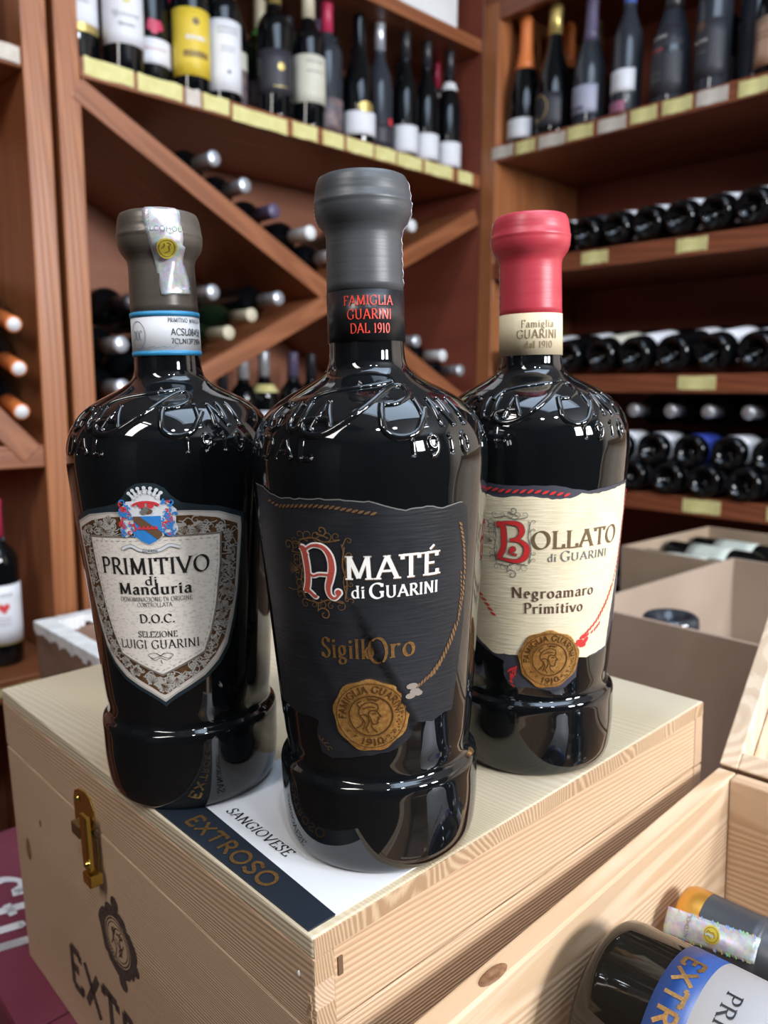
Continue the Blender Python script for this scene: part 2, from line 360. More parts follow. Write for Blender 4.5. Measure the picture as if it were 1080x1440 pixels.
def ribbon(mb, pts, wfun, mapf, off, mi=0, step=.0015):
    """flat stroke of varying width laid on a surface; mapf(u, v, off) -> point"""
    pts = [p for i, p in enumerate(pts) if i == 0 or math.hypot(p[0]-pts[i-1][0], p[1]-pts[i-1][1]) > 1e-7]
    if len(pts) < 2: return
    pts = resample(pts, step); n = len(pts); vs = []
    for i, p in enumerate(pts):
        a = pts[max(0, i-1)]; b = pts[min(n-1, i+1)]; dx, dy = b[0]-a[0], b[1]-a[1]; l = math.hypot(dx, dy) or 1; dx /= l; dy /= l
        w = wfun(dx, dy, i/(n-1))/2
        vs.append(mapf(p[0]-dy*w, p[1]+dx*w, off)); vs.append(mapf(p[0]+dy*w, p[1]-dx*w, off))
    mb.add(vs, [(2*i, 2*i+1, 2*i+3, 2*i+2) for i in range(n-1)], mi)
def write(mb, text, x0, x1, y0, cap, mapf, off=.0003, W=.14, thin=.045, serif=.11, slant=0., mi=0, sans=False, fit=True, curve=None, x_ratio=None):
    """write a line between x0 and x1 (metres) with the given cap height"""
    st_, w = layout(text)
    sx = (x1-x0)/w if fit else cap
    if not fit: x0 = (x0+x1)/2 - w*sx/2
    na, nb = math.cos(rad(22)), math.sin(rad(22))
    def tf(p):
        x, y = x0+p[0]*sx+slant*p[1]*cap, y0+p[1]*cap
        return curve(x, y) if curve else (x, y)
    k = (sx+cap)/2
    for sp in st_:
        q = [tf(p) for p in sp]
        if sans: wf = lambda dx, dy, t: W*k
        else: wf = lambda dx, dy, t: (thin+(W-thin)*abs(dx*nb-dy*na)**1.3)*k
        ribbon(mb, q, wf, mapf, off, mi, step=max(.0006, cap*.12))
        if not sans:
            for e, o_ in ((0, 1), (-1, -2)):
                ex, ey = sp[e]; ox, oy = sp[o_]
                if abs(ey-oy) > 1.2*abs(ex-ox) and abs(ey-oy) > .12 and (abs(ey) < .01 or abs(ey-1) < .01 or abs(ey-X) < .01):
                    c = [tf((ex-serif, ey+(.012 if ey < .1 else -.012))), tf((ex+serif, ey+(.012 if ey < .1 else -.012)))]
                    ribbon(mb, c, lambda dx, dy, t: thin*k, mapf, off, mi, step=.002)
def poly(mb, pts, mapf, off, mi=0, step=.002, skirt=0., offf=None):
    """filled polygon laid on a curved surface, cut every few millimetres so that it follows the curve"""
    bm = bmesh.new(); vs = [bm.verts.new((x, y, 0)) for x, y in pts]
    for t in tessellate_polygon([[Vector((x, y, 0)) for x, y in pts]]):
        try: bm.faces.new([vs[i] for i in t])
        except ValueError: pass
    for ax in (0, 1):
        lo = min(p[ax] for p in pts); hi = max(p[ax] for p in pts); n = int((hi-lo)/step)
        if ax == 1: n = int((hi-lo)/(step*2.5)) if not offf else n
        for k in range(1, n+1):
            co = [0, 0, 0]; co[ax] = lo+(hi-lo)*k/(n+1); no = [0, 0, 0]; no[ax] = 1
            bmesh.ops.bisect_plane(bm, geom=bm.verts[:]+bm.edges[:]+bm.faces[:], plane_co=co, plane_no=no, dist=1e-9)
    bmesh.ops.recalc_face_normals(bm, faces=bm.faces)
    if bm.faces and sum(f.normal.z for f in bm.faces) < 0: bmesh.ops.reverse_faces(bm, faces=bm.faces)
    bm.verts.index_update()
    o = [off + (offf(v.co.x, v.co.y) if offf else 0) for v in bm.verts]
    V = [mapf(v.co.x, v.co.y, o[v.index]) for v in bm.verts]; F = [tuple(v.index for v in f.verts) for f in bm.faces]
    mb.add(V, F, mi, True)
    if skirt:
        for e in bm.edges:
            if e.is_boundary:
                f = e.link_faces[0]; a, b = e.verts
                for l in f.loops:
                    if l.edge == e: a, b = l.vert, l.link_loop_next.vert
                mb.add([V[a.index], V[b.index], mapf(b.co.x, b.co.y, o[b.index]-skirt), mapf(a.co.x, a.co.y, o[a.index]-skirt)], [(0, 3, 2, 1)], mi)
    bm.free()
def spiral(cx, cy, r, a0, turns, d=1, n=22, tail=None):
    p = []
    for i in range(n+1):
        t = i/n; rr_ = r*(1-.86*t); a = rad(a0)+d*turns*2*PI*t
        p.append((cx+rr_*math.cos(a), cy+rr_*math.sin(a)))
    return ([tail]+p) if tail else p
def flat(o, u, v):
    o = Vector(o); u = Vector(u).normalized(); v = Vector(v).normalized(); n = u.cross(v)
    return lambda a, b, off=0: o+u*a+v*b+n*off
def disc(cx, cy, rx, ry=None, n=24, wav=0, k=9, ph=0):
    ry = ry or rx
    return [(cx+(rx+wav*math.sin(k*a+ph)+wav*.6*math.sin(3*a+1))*math.cos(a), cy+(ry+wav*math.sin(k*a+ph)+wav*.6*math.sin(3*a+1))*math.sin(a)) for a in (2*PI*i/n for i in range(n))]
#@@STRUCTURE
# ------------------------------------------------------------------ room shell (frame of the shelving corner: x along E2, y along E1, z from the floor)
H0 = 1.2
MROOM = MCAB @ Matrix.Translation((0, 0, -H0))
def zc(z): return z+H0
def struct(name, mb, m, kind='structure', **k):
    o = mb.build(name, m, None, **k); o.matrix_world = MROOM; o['kind'] = kind; return o
b = MB().box((-.40, -4.1, -.12), (3.9, .50, -.001)); struct('floor', b, M_floor)
x0, x1, y0, y1 = .93, 2.07, -1.69, -.65      # skylight opening
b = MB(); b.box((-.40, -4.1, 2.75), (x0, .50, 2.87)); b.box((x1, -4.1, 2.75), (3.9, .50, 2.87)); b.box((x0, -4.1, 2.75), (x1, y0, 2.87)); b.box((x0, y1, 2.75), (x1, .50, 2.87)); struct('ceiling', b, M_ceil)
b = MB(); b.box((x0-.02, y0-.02, 2.74), (x0+.01, y1+.02, 2.80)); b.box((x1-.01, y0-.02, 2.74), (x1+.02, y1+.02, 2.80)); b.box((x0+.01, y0-.02, 2.74), (x1-.01, y0+.01, 2.80)); b.box((x0+.01, y1-.01, 2.74), (x1-.01, y1+.02, 2.80)); struct('window_3', b, M_frame)
b = MB().box((-.40, -4.1, 0), (-.37, .50, 2.75)); struct('wall_left', b, M_wall_d)
b = MB().box((-.37, .42, 0), (3.8, .50, 2.75)); struct('wall_back', b, M_wall)
def holed(fixed0, fixed1, a0, a1, h0, h1, A0_, A1_, axis, top=2.75):
    b = MB()
    def bx(p, q, z0, z1):
        if q-p > 1e-6 and z1-z0 > 1e-6:
            if axis == 'x': b.box((fixed0, p, z0), (fixed1, q, z1))
            else: b.box((p, fixed0, z0), (q, fixed1, z1))
    bx(A0_, a0, 0, top); bx(a1, A1_, 0, top); bx(a0, a1, 0, h0); bx(a0, a1, h1, top)
    return b
b = MB()
for y_0, y_1 in ((-4.1, -1.42), (-1.02, -.75), (-.35, .42)): b.box((3.8, y_0, 0), (3.9, y_1, 2.75))
for y_0, y_1 in ((-1.42, -1.02), (-.75, -.35)): b.box((3.8, y_0, 0), (3.9, y_1, 1.71)); b.box((3.8, y_0, 2.41), (3.9, y_1, 2.75))
struct('wall_right', b, M_wall_d)
struct('wall_front', holed(-4.1, -4.0, 1.15, 2.05, 0, 2.35, -.37, 3.8, 'y'), M_wall_d)
for k, y in enumerate((-1.42, -.75)):
    b = MB(); b.box((3.76, y-.03, 1.68), (3.84, y, 2.44)); b.box((3.76, y+.40, 1.68), (3.84, y+.43, 2.44)); b.box((3.76, y, 1.68), (3.84, y+.40, 1.71)); b.box((3.76, y, 2.41), (3.84, y+.40, 2.44)); struct('window_%d' % (k+1), b, M_frame)
b = MB()
for x in (1.15, 2.0): b.box((x, -4.05, 0), (x+.05, -4.0, 2.35))
b.box((1.15, -4.05, 2.3), (2.05, -4.0, 2.35)); b.box((1.15, -4.05, 0), (2.05, -4.0, .25)); b.box((1.15, -4.05, 1.0), (2.05, -4.0, 1.08))
b.box((1.2, -4.04, .25), (2.0, -4.02, 2.3)); struct('door_1', b, M_frame)
# two round ceiling lamps (their reflections are the bright dots on every bottle)
M_lamp = mat('lamp_diffuser', (1, 1, 1), .5); M_lamp.node_tree.nodes['Principled BSDF'].inputs['Emission Color'].default_value = (.82, .91, 1, 1)
M_lamp.node_tree.nodes['Principled BSDF'].inputs['Emission Strength'].default_value = 300
for i, (x, y) in enumerate(((2.32, -2.25), (2.50, -1.80))):
    t = thing('ceiling_lamp', ['round ceiling lamp farther from the shop windows', 'round ceiling lamp nearer the shop windows'][i], 'lamp', MROOM @ Matrix.Translation((x, y, 2.70)))
    MB().lathe([(0.05, 0), (.05, .07), (.0, .07), (0, .054)], 32).build('lamp_housing', M_frame, t)
    MB().lathe([(-.004, 0), (-.004, .050), (.004, .052)], 32).build('diffuser', M_lamp, t)

t = thing('added_fill_lamp', 'long added fill lamp on the ceiling behind the camera', 'lamp', MROOM @ Matrix.Translation((1.30, -2.65, 2.66)))  # housing for the added fill lamp, out of view
MB().box((-.72, -.16, .03), (.72, .16, .088)).build('lamp_housing', M_frame, t, .004)
# ------------------------------------------------------------------ shelving
def board(parent, name, lo, hi, m, bevel=.0025):
    """axis-aligned board as its own object with its own origin; coordinates z relative to camera height"""
    c = [(a+b_)/2 for a, b_ in zip(lo, hi)]; h = [(b_-a)/2 for a, b_ in zip(lo, hi)]
    o = MB().box((-h[0], -h[1], -h[2]), (h[0], h[1], h[2])).build(name, m, parent, bevel)
    o.location = (c[0], c[1], zc(c[2])); return o
def slant(parent, name, s0, z0, s1, z1, th, x0=-.345, x1=.004, m=None):
    """a diagonal board in the left cabinet; s measured from the corner, (s, z) its top edge, th vertical thickness"""
    L = math.hypot(s1-s0, z1-z0); a = math.atan2(z1-z0, -(s1-s0)); tp = th*abs(math.cos(a))
    o = MB().box((x0, 0, -tp), (x1, L, 0)).build(name, m or M_cab_y, parent, .002)
    o.location = (0, -s0, zc(z0)); o.rotation_euler = (a, 0, 0); return o
LU = thing('wine_rack', 'tall reddish wooden wine rack with crossed diagonal boards beneath its bottle shelf', 'shelving', MROOM)
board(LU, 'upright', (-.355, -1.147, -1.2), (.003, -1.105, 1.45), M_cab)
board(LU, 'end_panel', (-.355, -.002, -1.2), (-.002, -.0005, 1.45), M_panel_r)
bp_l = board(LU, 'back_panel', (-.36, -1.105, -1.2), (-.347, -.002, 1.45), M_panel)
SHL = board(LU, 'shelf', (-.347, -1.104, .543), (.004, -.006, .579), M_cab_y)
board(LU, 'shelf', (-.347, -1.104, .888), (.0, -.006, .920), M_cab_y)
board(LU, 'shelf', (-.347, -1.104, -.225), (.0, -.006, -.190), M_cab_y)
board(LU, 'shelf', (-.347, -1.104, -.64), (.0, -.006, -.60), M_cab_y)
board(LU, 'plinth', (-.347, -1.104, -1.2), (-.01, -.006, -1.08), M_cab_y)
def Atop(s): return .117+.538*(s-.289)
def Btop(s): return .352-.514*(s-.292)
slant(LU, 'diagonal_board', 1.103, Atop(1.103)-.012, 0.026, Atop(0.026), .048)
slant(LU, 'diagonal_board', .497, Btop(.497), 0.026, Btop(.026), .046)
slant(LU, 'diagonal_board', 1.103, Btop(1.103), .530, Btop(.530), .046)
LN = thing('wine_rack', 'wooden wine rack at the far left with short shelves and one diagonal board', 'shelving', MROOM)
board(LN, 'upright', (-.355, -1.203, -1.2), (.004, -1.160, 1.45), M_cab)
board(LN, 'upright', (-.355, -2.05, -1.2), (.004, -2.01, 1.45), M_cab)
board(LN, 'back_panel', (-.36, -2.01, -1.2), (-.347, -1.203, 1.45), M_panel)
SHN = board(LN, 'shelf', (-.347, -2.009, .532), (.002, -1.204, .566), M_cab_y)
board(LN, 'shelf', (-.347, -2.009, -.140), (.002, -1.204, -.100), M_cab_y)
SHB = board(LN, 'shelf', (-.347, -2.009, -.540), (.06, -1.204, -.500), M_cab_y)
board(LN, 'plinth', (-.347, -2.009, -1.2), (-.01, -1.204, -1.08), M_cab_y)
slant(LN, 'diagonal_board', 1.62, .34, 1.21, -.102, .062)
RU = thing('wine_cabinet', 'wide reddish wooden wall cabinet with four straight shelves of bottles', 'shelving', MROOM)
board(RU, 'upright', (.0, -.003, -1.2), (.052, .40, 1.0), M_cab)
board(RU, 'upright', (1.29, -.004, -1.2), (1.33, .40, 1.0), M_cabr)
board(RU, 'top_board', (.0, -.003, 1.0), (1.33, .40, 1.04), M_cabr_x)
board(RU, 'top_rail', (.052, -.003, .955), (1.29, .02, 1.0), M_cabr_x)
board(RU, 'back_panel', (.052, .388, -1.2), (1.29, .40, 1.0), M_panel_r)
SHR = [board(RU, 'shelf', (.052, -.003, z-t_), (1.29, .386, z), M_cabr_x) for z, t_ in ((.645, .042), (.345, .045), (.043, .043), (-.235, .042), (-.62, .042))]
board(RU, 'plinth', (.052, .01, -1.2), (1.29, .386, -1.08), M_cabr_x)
# paper price strips stuck along the shelf fronts (sub-parts of the shelves)
def strip(shelf, face, a0, a1, dz=0., h=.030, white=False, tilt=0.):
    """face 'L' lies on x = .004 (left racks), 'R' on y = -.003"""
    m = M_tape_w if white else M_tape
    n = 6; mb = MB(); vs = []; L = a1-a0
    for i in range(n+1):
        t = i/n; a = -L/2+L*t; j = [random.uniform(-.0012, .0012) for _ in range(2)]
        z0 = -h/2+j[0]+tilt*a; z1 = h/2+j[1]+tilt*a; w = .0012+.0010*math.sin(t*PI*2.2)
        vs += [(a, -w, z0), (a, -w, z1), (a, -.0002, z0), (a, -.0002, z1)]
    fs = []
    for i in range(n):
        o = 4*i; fs += [(o, o+4, o+5, o+1), (o+2, o+3, o+7, o+6), (o, o+2, o+6, o+4), (o+1, o+5, o+7, o+3)]
    fs += [(0, 1, 3, 2), (4*n, 4*n+2, 4*n+3, 4*n+1)]
    mb.add(vs, fs); o = mb.build('price_strip', m, shelf)
    c = (a0+a1)/2
    if face == 'L': o.location = (.004-shelf.location.x, -c-shelf.location.y, dz); o.rotation_euler = (0, 0, PI/2)
    else: o.location = (c-shelf.location.x, -.003-shelf.location.y, dz)
    # local: strip plane faces -y ; for L rotate so that it faces +x
    return o
for a0, a1, dz, wh in ((1.098, 1.005, .004, 0), (.997, .905, .003, 0), (.898, .865, .002, 1), (.860, .800, .002, 0), (.792, .655, -.004, 0), (.640, .572, -.001, 0), (.556, .495, -.001, 0), (.486, .402, 0, 0), (.396, .328, 0, 0), (.322, .236, 0, 0), (.226, .120, 0, 0), (.098, .040, 0, 0)):
    strip(SHL, 'L', a0, a1, dz, .030, bool(wh))
strip(SHN, 'L', 1.30, 1.208, 0, .026, True); strip(SHB, 'L', 1.40, 1.205, .0, .016)
SHB.children[0].location.x += .056
for a0, a1, wh in ((.040, .108, 1), (.118, .178, 0), (.190, .268, 1), (.275, .345, 0), (.360, .432, 1), (.444, .508, 0), (.522, .590, 0), (.600, .668, 1), (.690, .75, 0)):
    strip(SHR[0], 'R', a0, a1, random.uniform(-.002, .002), .030, bool(wh))
for k, l in ((1, ((.330, .402), (.575, .645))), (2, ((.598, .685),)), (3, ((.628, .715), (.815, .88)))):
    for a0, a1 in l: strip(SHR[k], 'R', a0, a1, .002, .030)

# ------------------------------------------------------------------ shelf bottles
KINDS_ = {   # profile (z, r) for body glass; capsule from zc0; label band z0..z1
 'bordeaux': ([(.028,0),(.024,.007),(.012,.018),(.002,.024),(0,.030),(.0005,.033),(.004,.0368),(.010,.0375),(.185,.0375),(.196,.0365),(.206,.0325),(.216,.0255),(.224,.0185),(.232,.0152),(.285,.0138),(.297,.0150),(.300,.0150),(.302,.013),(.302,0)], .238, .302, .0375),
 'burgundy': ([(.028,0),(.024,.007),(.012,.018),(.002,.024),(0,.031),(.0005,.034),(.004,.0385),(.010,.0395),(.130,.0395),(.150,.0370),(.175,.0300),(.200,.0210),(.225,.0160),(.280,.0140),(.293,.0150),(.297,.0145),(.297,0)], .225, .297, .0395),
 'sparkling': ([(.034,0),(.028,.008),(.012,.020),(.002,.026),(0,.033),(.0005,.036),(.004,.0420),(.012,.0430),(.120,.0430),(.145,.0400),(.175,.0320),(.205,.0230),(.235,.0175),(.285,.0160),(.300,.0175),(.312,.0170),(.318,.012),(.320,0)], .205, .320, .043),
 'slim': ([(.028,0),(.024,.006),(.012,.016),(.002,.022),(0,.028),(.0005,.030),(.004,.0345),(.010,.0350),(.165,.0350),(.190,.0320),(.215,.0230),(.235,.0160),(.250,.0140),(.305,.0128),(.318,.0138),(.322,.0135),(.322,0)], .255, .322, .0350),
}
def prof_r(prof, z):
    for (z0, r0), (z1, r1) in zip(prof[1:], prof[2:]):
        if z0 <= z <= z1 and z1 > z0: return r0+(r1-r0)*(z-z0)/(z1-z0)
    return prof[-2][1]
MESH = {}
def cached(key, fn):
    if key not in MESH: MESH[key] = fn()
    return MESH[key]
def part(parent, name, me, m):
    o = bpy.data.objects.new(name, me); C.objects.link(o); o.parent = parent
    o.material_slots[0].link = 'OBJECT'; o.material_slots[0].material = m
    return o
def me_of(mb, name):
    me = bpy.data.meshes.new(name); me.from_pydata(mb.v, [], mb.f); me.materials.append(M_glass)
    me.polygons.foreach_set('use_smooth', mb.sm); me.update(); return me
def shelf_bottle(label, M, kind='bordeaux', glass=None, cap=None, lab=None, lz=(.045, .125), arc=150, yaw=0., group=None, extras=(), capz=None, cat='bottle', scale=1.0, nseg=28):
    prof, cz, H, R = KINDS_[kind]
    t = thing('wine_bottle', label, cat, M @ Matrix.Rotation(yaw, 4, 'Z') @ Matrix.Diagonal((scale, scale, scale, 1)), group)
    part(t, 'glass', cached((kind, 'g', nseg), lambda: me_of(MB().lathe(prof, nseg), 'glass')), glass or M_gclear)
    if cap:
        z0 = capz or cz
        def mk():
            zs = [z0]+[z for z, r in prof if z > z0+.002]
            pp = [(z, prof_r(prof, z)+.0006) for z in zs[:-1]]+[(H+.0008, prof[-2][1]), (H+.0010, 0)]
            return me_of(MB().lathe([(z0, prof_r(prof, z0)-.0004)]+pp, 20), 'capsule')
        part(t, 'capsule', cached((kind, 'c', z0), mk), cap)
    if lab:
        def ml():
            a = rad(arc)/2; zs = [lz[0]+(lz[1]-lz[0])*k/4 for k in range(5)]
            return me_of(MB().lathe([(lz[0], prof_r(prof, lz[0])+.0001)]+[(z, prof_r(prof, z)+.0006) for z in zs]+[(lz[1], prof_r(prof, lz[1])+.0001)], 16, a0=-a, a1=a), 'label')
        lo = part(t, 'label', cached((kind, 'l', lz, arc), ml), lab)
        for ex in extras:
            nm, m, fn = ex; mb = MB()
            def mf(u, v, off=.0, R=R, prof=prof):
                r = prof_r(prof, v)+.0008+off; return Vector((r*math.sin(u/R), -r*math.cos(u/R), v))
            fn(mb, mf); mb.build(nm, m, lo)
    return t
def ex_lines(zs, w=.03, h=.004, m=None, name='lettering'):
    """blurred lines of small print: rows of short dashes"""
    def f(mb, mf):
        for z in zs:
            x = -w/2
            while x < w/2:
                l = random.uniform(.003, .008); ribbon(mb, [(x, z), (min(x+l, w/2), z)], lambda a, b_, t: h, mf, .0002); x += l+.0018
    return (name, m or M_grey_ink, f)
def ex_poly(name, m, pts): return (name, m, lambda mb, mf: poly(mb, pts, mf, .0003, step=.004))
def ex_script(m, z, w=.034, h=.007, name='lettering'):
    def f(mb, mf):
        p = [(-w/2+w*i/40, z+h*.5*math.sin(i*1.35)*(1.2 if i < 8 else .6)) for i in range(41)]
        ribbon(mb, p, lambda a, b_, t: .0009, mf, .0003)
    return (name, m, f)
def ML(s, dep, z, yaw=0.):      # left racks: s from the corner, dep behind the face, front of the bottle towards the room
    return MROOM @ Matrix.Translation((-dep, -s, zc(z))) @ Matrix.Rotation(PI/2+yaw, 4, 'Z')
def MR(s, dep, z, yaw=0.):
    return MROOM @ Matrix.Translation((s, dep, zc(z))) @ Matrix.Rotation(yaw, 4, 'Z')
M_lab_white = noisy('label_white', (.70, .71, .76), (.76, .77, .82), .6, (30, 30, 30)); M_lab_cream = noisy('label_cream', (.58, .56, .46), (.64, .62, .52), .6, (30, 30, 30))
M_lab_yellow = noisy('label_yellow', (.66, .47, .03), (.74, .55, .06), .5, (30, 30, 30)); M_lab_dark = mat('label_dark', (.03, .03, .04), .5)
M_lab_blue = mat('label_blue', (.03, .06, .36), .5); M_lab_lilac = mat('label_lilac', (.35, .36, .46), .5); M_lab_rose = mat('label_rose_gold', (.62, .40, .28), .35, .5)
M_lab_photo = noisy('label_photo', (.05, .05, .08), (.25, .17, .16), .5, (40, 40, 40)); M_lab_green = noisy('label_pale_green', (.50, .56, .50), (.58, .62, .56), .6, (60, 60, 60))
M_cap_orange = mat('capsule_orange', (.72, .20, .05), .4); M_cap_cream = mat('capsule_cream', (.56, .50, .36), .45); M_cap_pink = mat('capsule_crimson', (.50, .03, .09), .4)
M_cap_silver = mat('capsule_silver', (.62, .66, .72), .3, .6); M_cap_gold = mat('capsule_gold', (.60, .46, .16), .35, .7); M_cap_black = mat('capsule_black', (.02, .02, .025), .35)
M_cap_bw = mat('capsule_blue_white', (.10, .18, .55), .4); M_cap_purple = mat('capsule_plum', (.10, .08, .15), .4); M_cap_white = mat('capsule_white', (.74, .75, .76), .5)
M_heart = mat('heart_red', (.60, .04, .05), .5)
ZL = .580
GT = 'bottles standing on the upper shelf of the left rack'
emb = lambda m, z, r, nm='emblem': ex_poly(nm, m, disc(0, z, r, n=14))
L1 = [
 (1.062, .098, 'bordeaux', None, M_lab_white, (.075, .150), 'bottle with white label above a gold band beside the rack upright', M_gclear, [ex_poly('gold_band', M_cap_gold, [(-.040, .068), (.040, .068), (.040, .083), (-.040, .083)]), ex_script(M_grey_ink, .12)]),
 (.990, .06, 'bordeaux', None, M_lab_white, (.055, .150), 'dark bottle with big white script label, second along the upper shelf', M_gclear, [ex_script(M_grey_ink, .105, .05, .012), ex_script(M_grey_ink, .088, .03, .008), ex_poly('crest', M_tape, [(-.006, .125), (.006, .125), (.007, .137), (0, .142), (-.007, .137)])]),
 (.918, .090, 'bordeaux', M_cap_pink, M_lab_white, (.048, .095), 'bottle with low white label under a crimson blot', M_gclear, [ex_poly('red_blot', M_cap_pink, disc(0, .116, .016, .013, 14, .002)), ex_script(M_terracotta, .075, .045)]),
 (.848, .055, 'bordeaux', M_cap_silver, M_lab_yellow, (.035, .160), 'dark bottle with a large bright yellow label', M_gclear, [ex_lines([.078, .072], .05, .006, M_crest_br), ex_lines([.105], .04, .007, M_white), emb(M_olive_ink, .135, .007)]),
 (.769, .062, 'bordeaux', M_cap_white, M_lab_white, (.028, .165), 'dark bottle with a tall plain white label', M_gclear, [ex_lines([.148, .140], .045, .003), emb(M_grey_ink, .065, .004, 'seal_print'), ex_lines([.112, .105], .03, .002)]),
 (.712, .125, 'bordeaux', M_cap_gold, M_lab_photo, (.020, .105), 'bottle with a dark photographic label and cream strip', M_gclear, [ex_poly('cream_strip', M_lab_cream, [(-.04, .106), (.04, .106), (.04, .142), (-.04, .142)])]),
 (.645, .050, 'bordeaux', M_cap_gold, M_lab_dark, (.05, .14), 'black-labelled bottle with a small round gold emblem', M_gclear, [emb(M_cap_gold, .105, .008), ex_lines([.065], .035, .002, M_cap_gold)]),
 (.552, .050, 'bordeaux', M_cap_cream, M_lab_cream, (.055, .155), 'bottle with cream capsule and plain cream label', M_gclear, [ex_lines([.14, .12], .04, .002, M_lab_dark)]),
 (.478, .075, 'bordeaux', M_cap_pink, M_lab_photo, (.020, .09), 'bottle with crimson capsule and mottled dark label', M_gblue, []),
 (.395, .055, 'burgundy', None, M_lab_white, (.022, .075), 'bottle with a low white label arched by gold', M_gclear, [ex_poly('gold_arch', M_cap_gold, disc(0, .084, .020, .012, 16))]),
 (.318, .065, 'slim', M_cap_silver, M_lab_dark, (.02, .07), 'slim bottle with silver capsule and red blob', M_gblue, [ex_poly('red_blob', M_heart, disc(.016, .078, .009, .010, 12))]),
 (.238, .055, 'slim', M_cap_black, M_lab_white, (.016, .085), 'slim dark bottle with square white label, beside the silver-capsuled one', M_gclear, []),
 (.160, .055, 'slim', M_cap_black, M_lab_white, (.014, .082), 'middle one of three slim bottles with square white labels', M_gclear, []),
 (.076, .052, 'slim', M_cap_black, M_lab_white, (.012, .078), 'slim bottle with white label and a white shoulder collar', M_gclear, [('neck_collar', M_white, lambda mb, mf: mb.lathe([(.218, .0226), (.222, .0232), (.236, .0185), (.240, .0160)], 20))]),
 (.046, .130, 'slim', M_cap_pink, M_lab_photo, (.03, .09), 'slim bottle with pink capsule and white neck collar in the rack corner', M_gclear, [('neck_collar', M_white, lambda mb, mf: mb.lathe([(.222, .0215), (.226, .0220), (.238, .0170)], 20))]),
]
for s, dep, kind, cap, lab, lz, label, gl, ex in L1:
    shelf_bottle(label, ML(s, dep, ZL, rad(-14)), kind, gl, cap, lab, lz, 170, 0, GT, ex, scale=.945 if kind == 'slim' else 1.)
L2 = [(.885, .20, 'burgundy', M_cap_white, 'bottle with white capsule behind the yellow-labelled one'), (.800, .20, 'bordeaux', M_cap_pink, 'back-row bottle between the yellow and tall white labels'),
      (.60, .17, 'bordeaux', M_cap_cream, 'back-row bottle with cream capsule and green neck ring'), (.70, .20, 'bordeaux', M_cap_silver, 'back-row bottle with silver capsule behind the photographic label'),
      (.505, .19, 'bordeaux', M_cap_black, 'back-row black bottle behind the cream-labelled one'), (.435, .155, 'slim', M_cap_purple, 'back-row bottle with plum capsule'),
      (.355, .20, 'bordeaux', M_cap_black, 'back-row black bottle behind the low arched label'), (.275, .20, 'burgundy', M_cap_black, 'back-row sloping-shouldered black bottle'), (.195, .20, 'slim', M_cap_purple, 'back-row slim plum bottle'), (.115, .20, 'bordeaux', M_cap_black, 'back-row black bottle near the rack corner')]
for s, dep, kind, cap, label in L2:
    t = shelf_bottle(label, ML(s, dep, ZL), kind, M_ggreen if 'green' in label else M_gclear, cap, M_lab_photo, (.05, .12), 150, 0, GT, scale=.945 if kind == 'slim' else 1.)
    if 'green' in label: MB().lathe([(.222, .021), (.226, .0218), (.236, .0162)], 20).build('neck_ring', mat('leaf_green', (.06, .28, .05), .5), t)
shelf_bottle('dark bottle with white label high up at the far left of the racks', ML(1.268, .06, .567), 'bordeaux', M_gclear, M_cap_black, M_lab_white, (.055, .14), 160, 0)
shelf_bottle('dark unlabelled bottle beside the far left upper one', ML(1.345, .09, .567), 'bordeaux', M_gclear, M_cap_black, M_lab_dark, (.055, .14), 160, 0)
